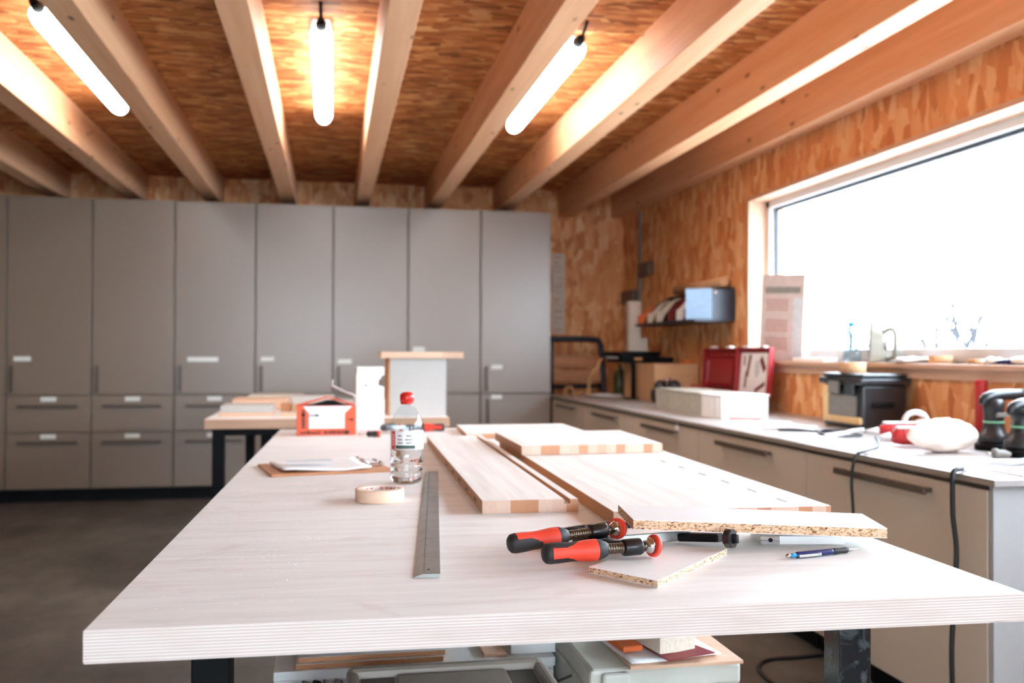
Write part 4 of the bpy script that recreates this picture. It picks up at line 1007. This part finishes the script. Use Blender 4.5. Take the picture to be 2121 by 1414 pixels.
MB().box(-.25, .26, -.20, -.022, .006, .02, .003).build('toe_plate', M['navy'], t)

# ------------------------------------------------------------------ under the workbench
def systainer(loc, w, d, h, label, rz=0, cat='tool case', grp='tool cases under the workbench', mat='case_light', groove=True):
    t = thing('tool_case', label, cat, loc, rz, grp)
    MB().box(0, w, 0, d, 0, h-.045, .008).build('body', M[mat], t)
    MB().box(0, w, 0, d, h-.044, h, .008).build('lid', M[mat], t)
    if groove:
        mb = MB()
        for y0, z0, y1, z1 in ((.03, h-.06, d*.6, .05), (d*.35, h-.055, d-.03, h*.45)):
            a = math.atan2(z1-z0, y1-y0); L = math.hypot(z1-z0, y1-y0)
            e = MB().box(-.0015, .001, 0, L, -.003, .003).xf(Matrix.Translation((0, y0, z0)) @ Matrix.Rotation(a, 4, 'X')); mb.add(e.v, e.f)
        mb.build('side_groove', M['case_dark'], t)
    MB().box(.02, .075, -.018, .0, h-.075, h-.004, .006).build('latch', M[mat], t)
    MB().box(.085, .135, -.014, .0, h-.085, h-.030, .006).build('handle_end', M['tool_grey'], t)
    return t
gc = 'tool cases under the workbench'
systainer((.485, 1.765, 0), .305, .40, .27, 'lower light grey tool case of the stack under the workbench', grp=gc)
systainer((.485, 1.765, .2705), .305, .40, .28, 'upper light grey tool case under the workbench, a board on its lid', grp=gc)
t = thing('plywood_offcut', 'thin plywood board on the upper light grey tool case', 'board', (.560, 1.752, .5512))
MB().box(0, .228, 0, .36, 0, .0065, .0008).build('board', M['pine'], t)
sheet('paper_sheets', 'crumpled white paper under the thick book', 'paper', (.566, 1.762, .5583), R_(6), .19, .27, .002, .004, 'paper', None, 10)
tag(MB().box(-.022, .022, -.06, .06, 0, .012, .004).build('orange_wedge', M['orange'], None, (.578, 1.875, .5645), R_(8)), 'orange piece lying on the papers behind the thick book', 'wedge')
t = thing('thick_book', 'small thick book with a dark red cover on the papers', 'book', (.632, 1.772, .5648), R_(12))
MB().box(0, .080, .012, .13, .0025, .034, .001).build('pages', M['pages'], t)
MB().hexa([(-.001, -.020, .001), (.098, -.030, .008), (.084, .131, .0024), (-.001, .131, .0024)], [(-.001, -.020, -.0003), (.098, -.030, .006), (.084, .131, .0), (-.001, .131, .0)]).box(0, .081, .012, .131, .0342, .036).build('cover', M['book_red'], t)
t = thing('organiser_case', 'grey organiser case with a recessed lid under the workbench', 'tool case', (.032, 1.50, 0), 0, gc)
MB().box(0, .38, 0, .37, 0, .52, .012).build('body', M['case_grey'], t)
mb = MB().box(0, .38, .335, .37, .5205, .552, .012).box(0, .022, 0, .335, .5205, .552, .008).box(.358, .38, 0, .335, .5205, .552, .008).box(.022, .358, 0, .335, .5205, .536)
mb.box(.092, .30, .0, .320, .536, .546, .004)
mb.build('lid', M['case_grey'], t)
MB().box(.026, .088, .0, .330, .5362, .538).build('recess', M['case_dark'], t)
MB().box(.304, .354, .0, .330, .5362, .538).build('recess', M['case_dark'], t)
t = thing('white_cabinet', 'low white cabinet under the workbench carrying offcuts', 'cabinet', (-.112, 2.02, 0))
MB().box(0, .59, .02, .46, 0, .478, .002).build('body', M['melamine'], t)
MB().box(0, .59, 0, .46, .4785, .498, .002).build('top', M['melamine'], t)
for k in range(2): MB().box(.004, .586, .002, .02, .02+k*.23, .24+k*.23, .002).build('drawer', M['melamine'], t)
gk = 'brown edged chipboard strips under the workbench'
block('chipboard_strip', 'upper brown edged chipboard strip on the low white cabinet', -.065, .24, 2.033, 2.22, .5105, .5215, [M['melamine']], 'board', gk, R_(1))
block('chipboard_strip', 'lower brown edged chipboard strip on the low white cabinet', -.07, .236, 2.028, 2.22, .4985, .5097, [M['melamine']], 'board', gk, R_(1))
for o in bpy.data.objects:
    if o.get('group') == gk:
        o.data.materials.append(M['hardboard'])
        for p in o.data.polygons: p.material_index = 0 if abs(p.normal.z) > .6 else 1
t = thing('holed_panel', 'white panel with a round hole on the low white cabinet', 'panel', (.385, 2.05, .4985))
MB().box(0, .10, 0, .20, 0, .022, .002).build('panel', M['melamine'], t)
MB().lathe([(0, 0), (.012, 0), (.012, .0006), (0, .0006)], (.045, .10, .022), 20).build('round_hole', M['paper_shade'], t)
block('wood_offcut', 'tan wood slat beside the holed white panel', .325, .375, 2.04, 2.3, .4985, .507, M['pine'], 'slat')
t = thing('bit_stand', 'dark stand holding metal sockets under the workbench', 'stand', (-.075, 1.80, 0))
MB().box(0, .10, 0, .12, 0, .490, .004).build('stand', M['melamine'], t)
for k, (x, mt) in enumerate(((.022, 'chrome'), (.042, 'black_metal'), (.060, 'chrome'), (.082, 'steel'))):
    MB().cyl((x, .03, .490), (x+.008, .05, .522), .006).cyl((x+.008, .05, .520), (x+.011, .056, .530), .0085).build('socket_bit', M[mt], t)
t = thing('floor_cable', 'black cable lying in a loop on the floor by the right leg', 'cable', (1.55, 3.15, .007))
MB().tube([(.30, .24, 0), (.20, .23, 0), (.06, .22, 0), (-.02, .12, 0), (-.03, -.05, 0), (.02, -.25, 0), (.08, -.5, 0)], .0065, 8).build('cable', M['cable'], t)
tag(MB().slab([(0, 0), (.05, .01), (.06, .05), (.01, .04)], 0, .004).build('paper_scrap', M['sticker'], None, (-.92, 4.35, .0003)), 'pale scrap on the floor left of the workbench', 'scrap')

# ------------------------------------------------------------------ light, camera
w = bpy.data.worlds.new('sky'); sc.world = w; w.use_nodes = True
bg = w.node_tree.nodes['Background']; bg.inputs[0].default_value = (.76, .90, 1.04, 1); bg.inputs[1].default_value = SKY
cam = bpy.data.cameras.new('camera'); co = bpy.data.objects.new('camera', cam); C.objects.link(co)
cam.sensor_width = 36; cam.lens = 1990/2121*36; cam.clip_start = .05; cam.clip_end = 300
r_, u_, f_ = Vector((.98274443, -.18493254, .00365176)), Vector((-.00585286, -.01135767, .99991837)), Vector((.18487597, .98268559, .01224407))
mw = Matrix((r_, u_, -f_)).transposed().to_4x4(); mw.translation = (0, 0, 1.15); co.matrix_world = mw
cam.dof.use_dof = True; cam.dof.focus_distance = 1.56; cam.dof.aperture_fstop = 4.0
sc.camera = co
sc.view_settings.view_transform = 'Standard'; sc.view_settings.look = 'None'; sc.view_settings.gamma = 1; sc.view_settings.exposure = EXPO
sc.view_settings.use_curve_mapping = False
sc.cycles.use_denoising = True
sc.cycles.max_bounces = 10; sc.cycles.diffuse_bounces = 6; sc.cycles.transparent_max_bounces = 16
sc.cycles.sample_clamp_indirect = 12
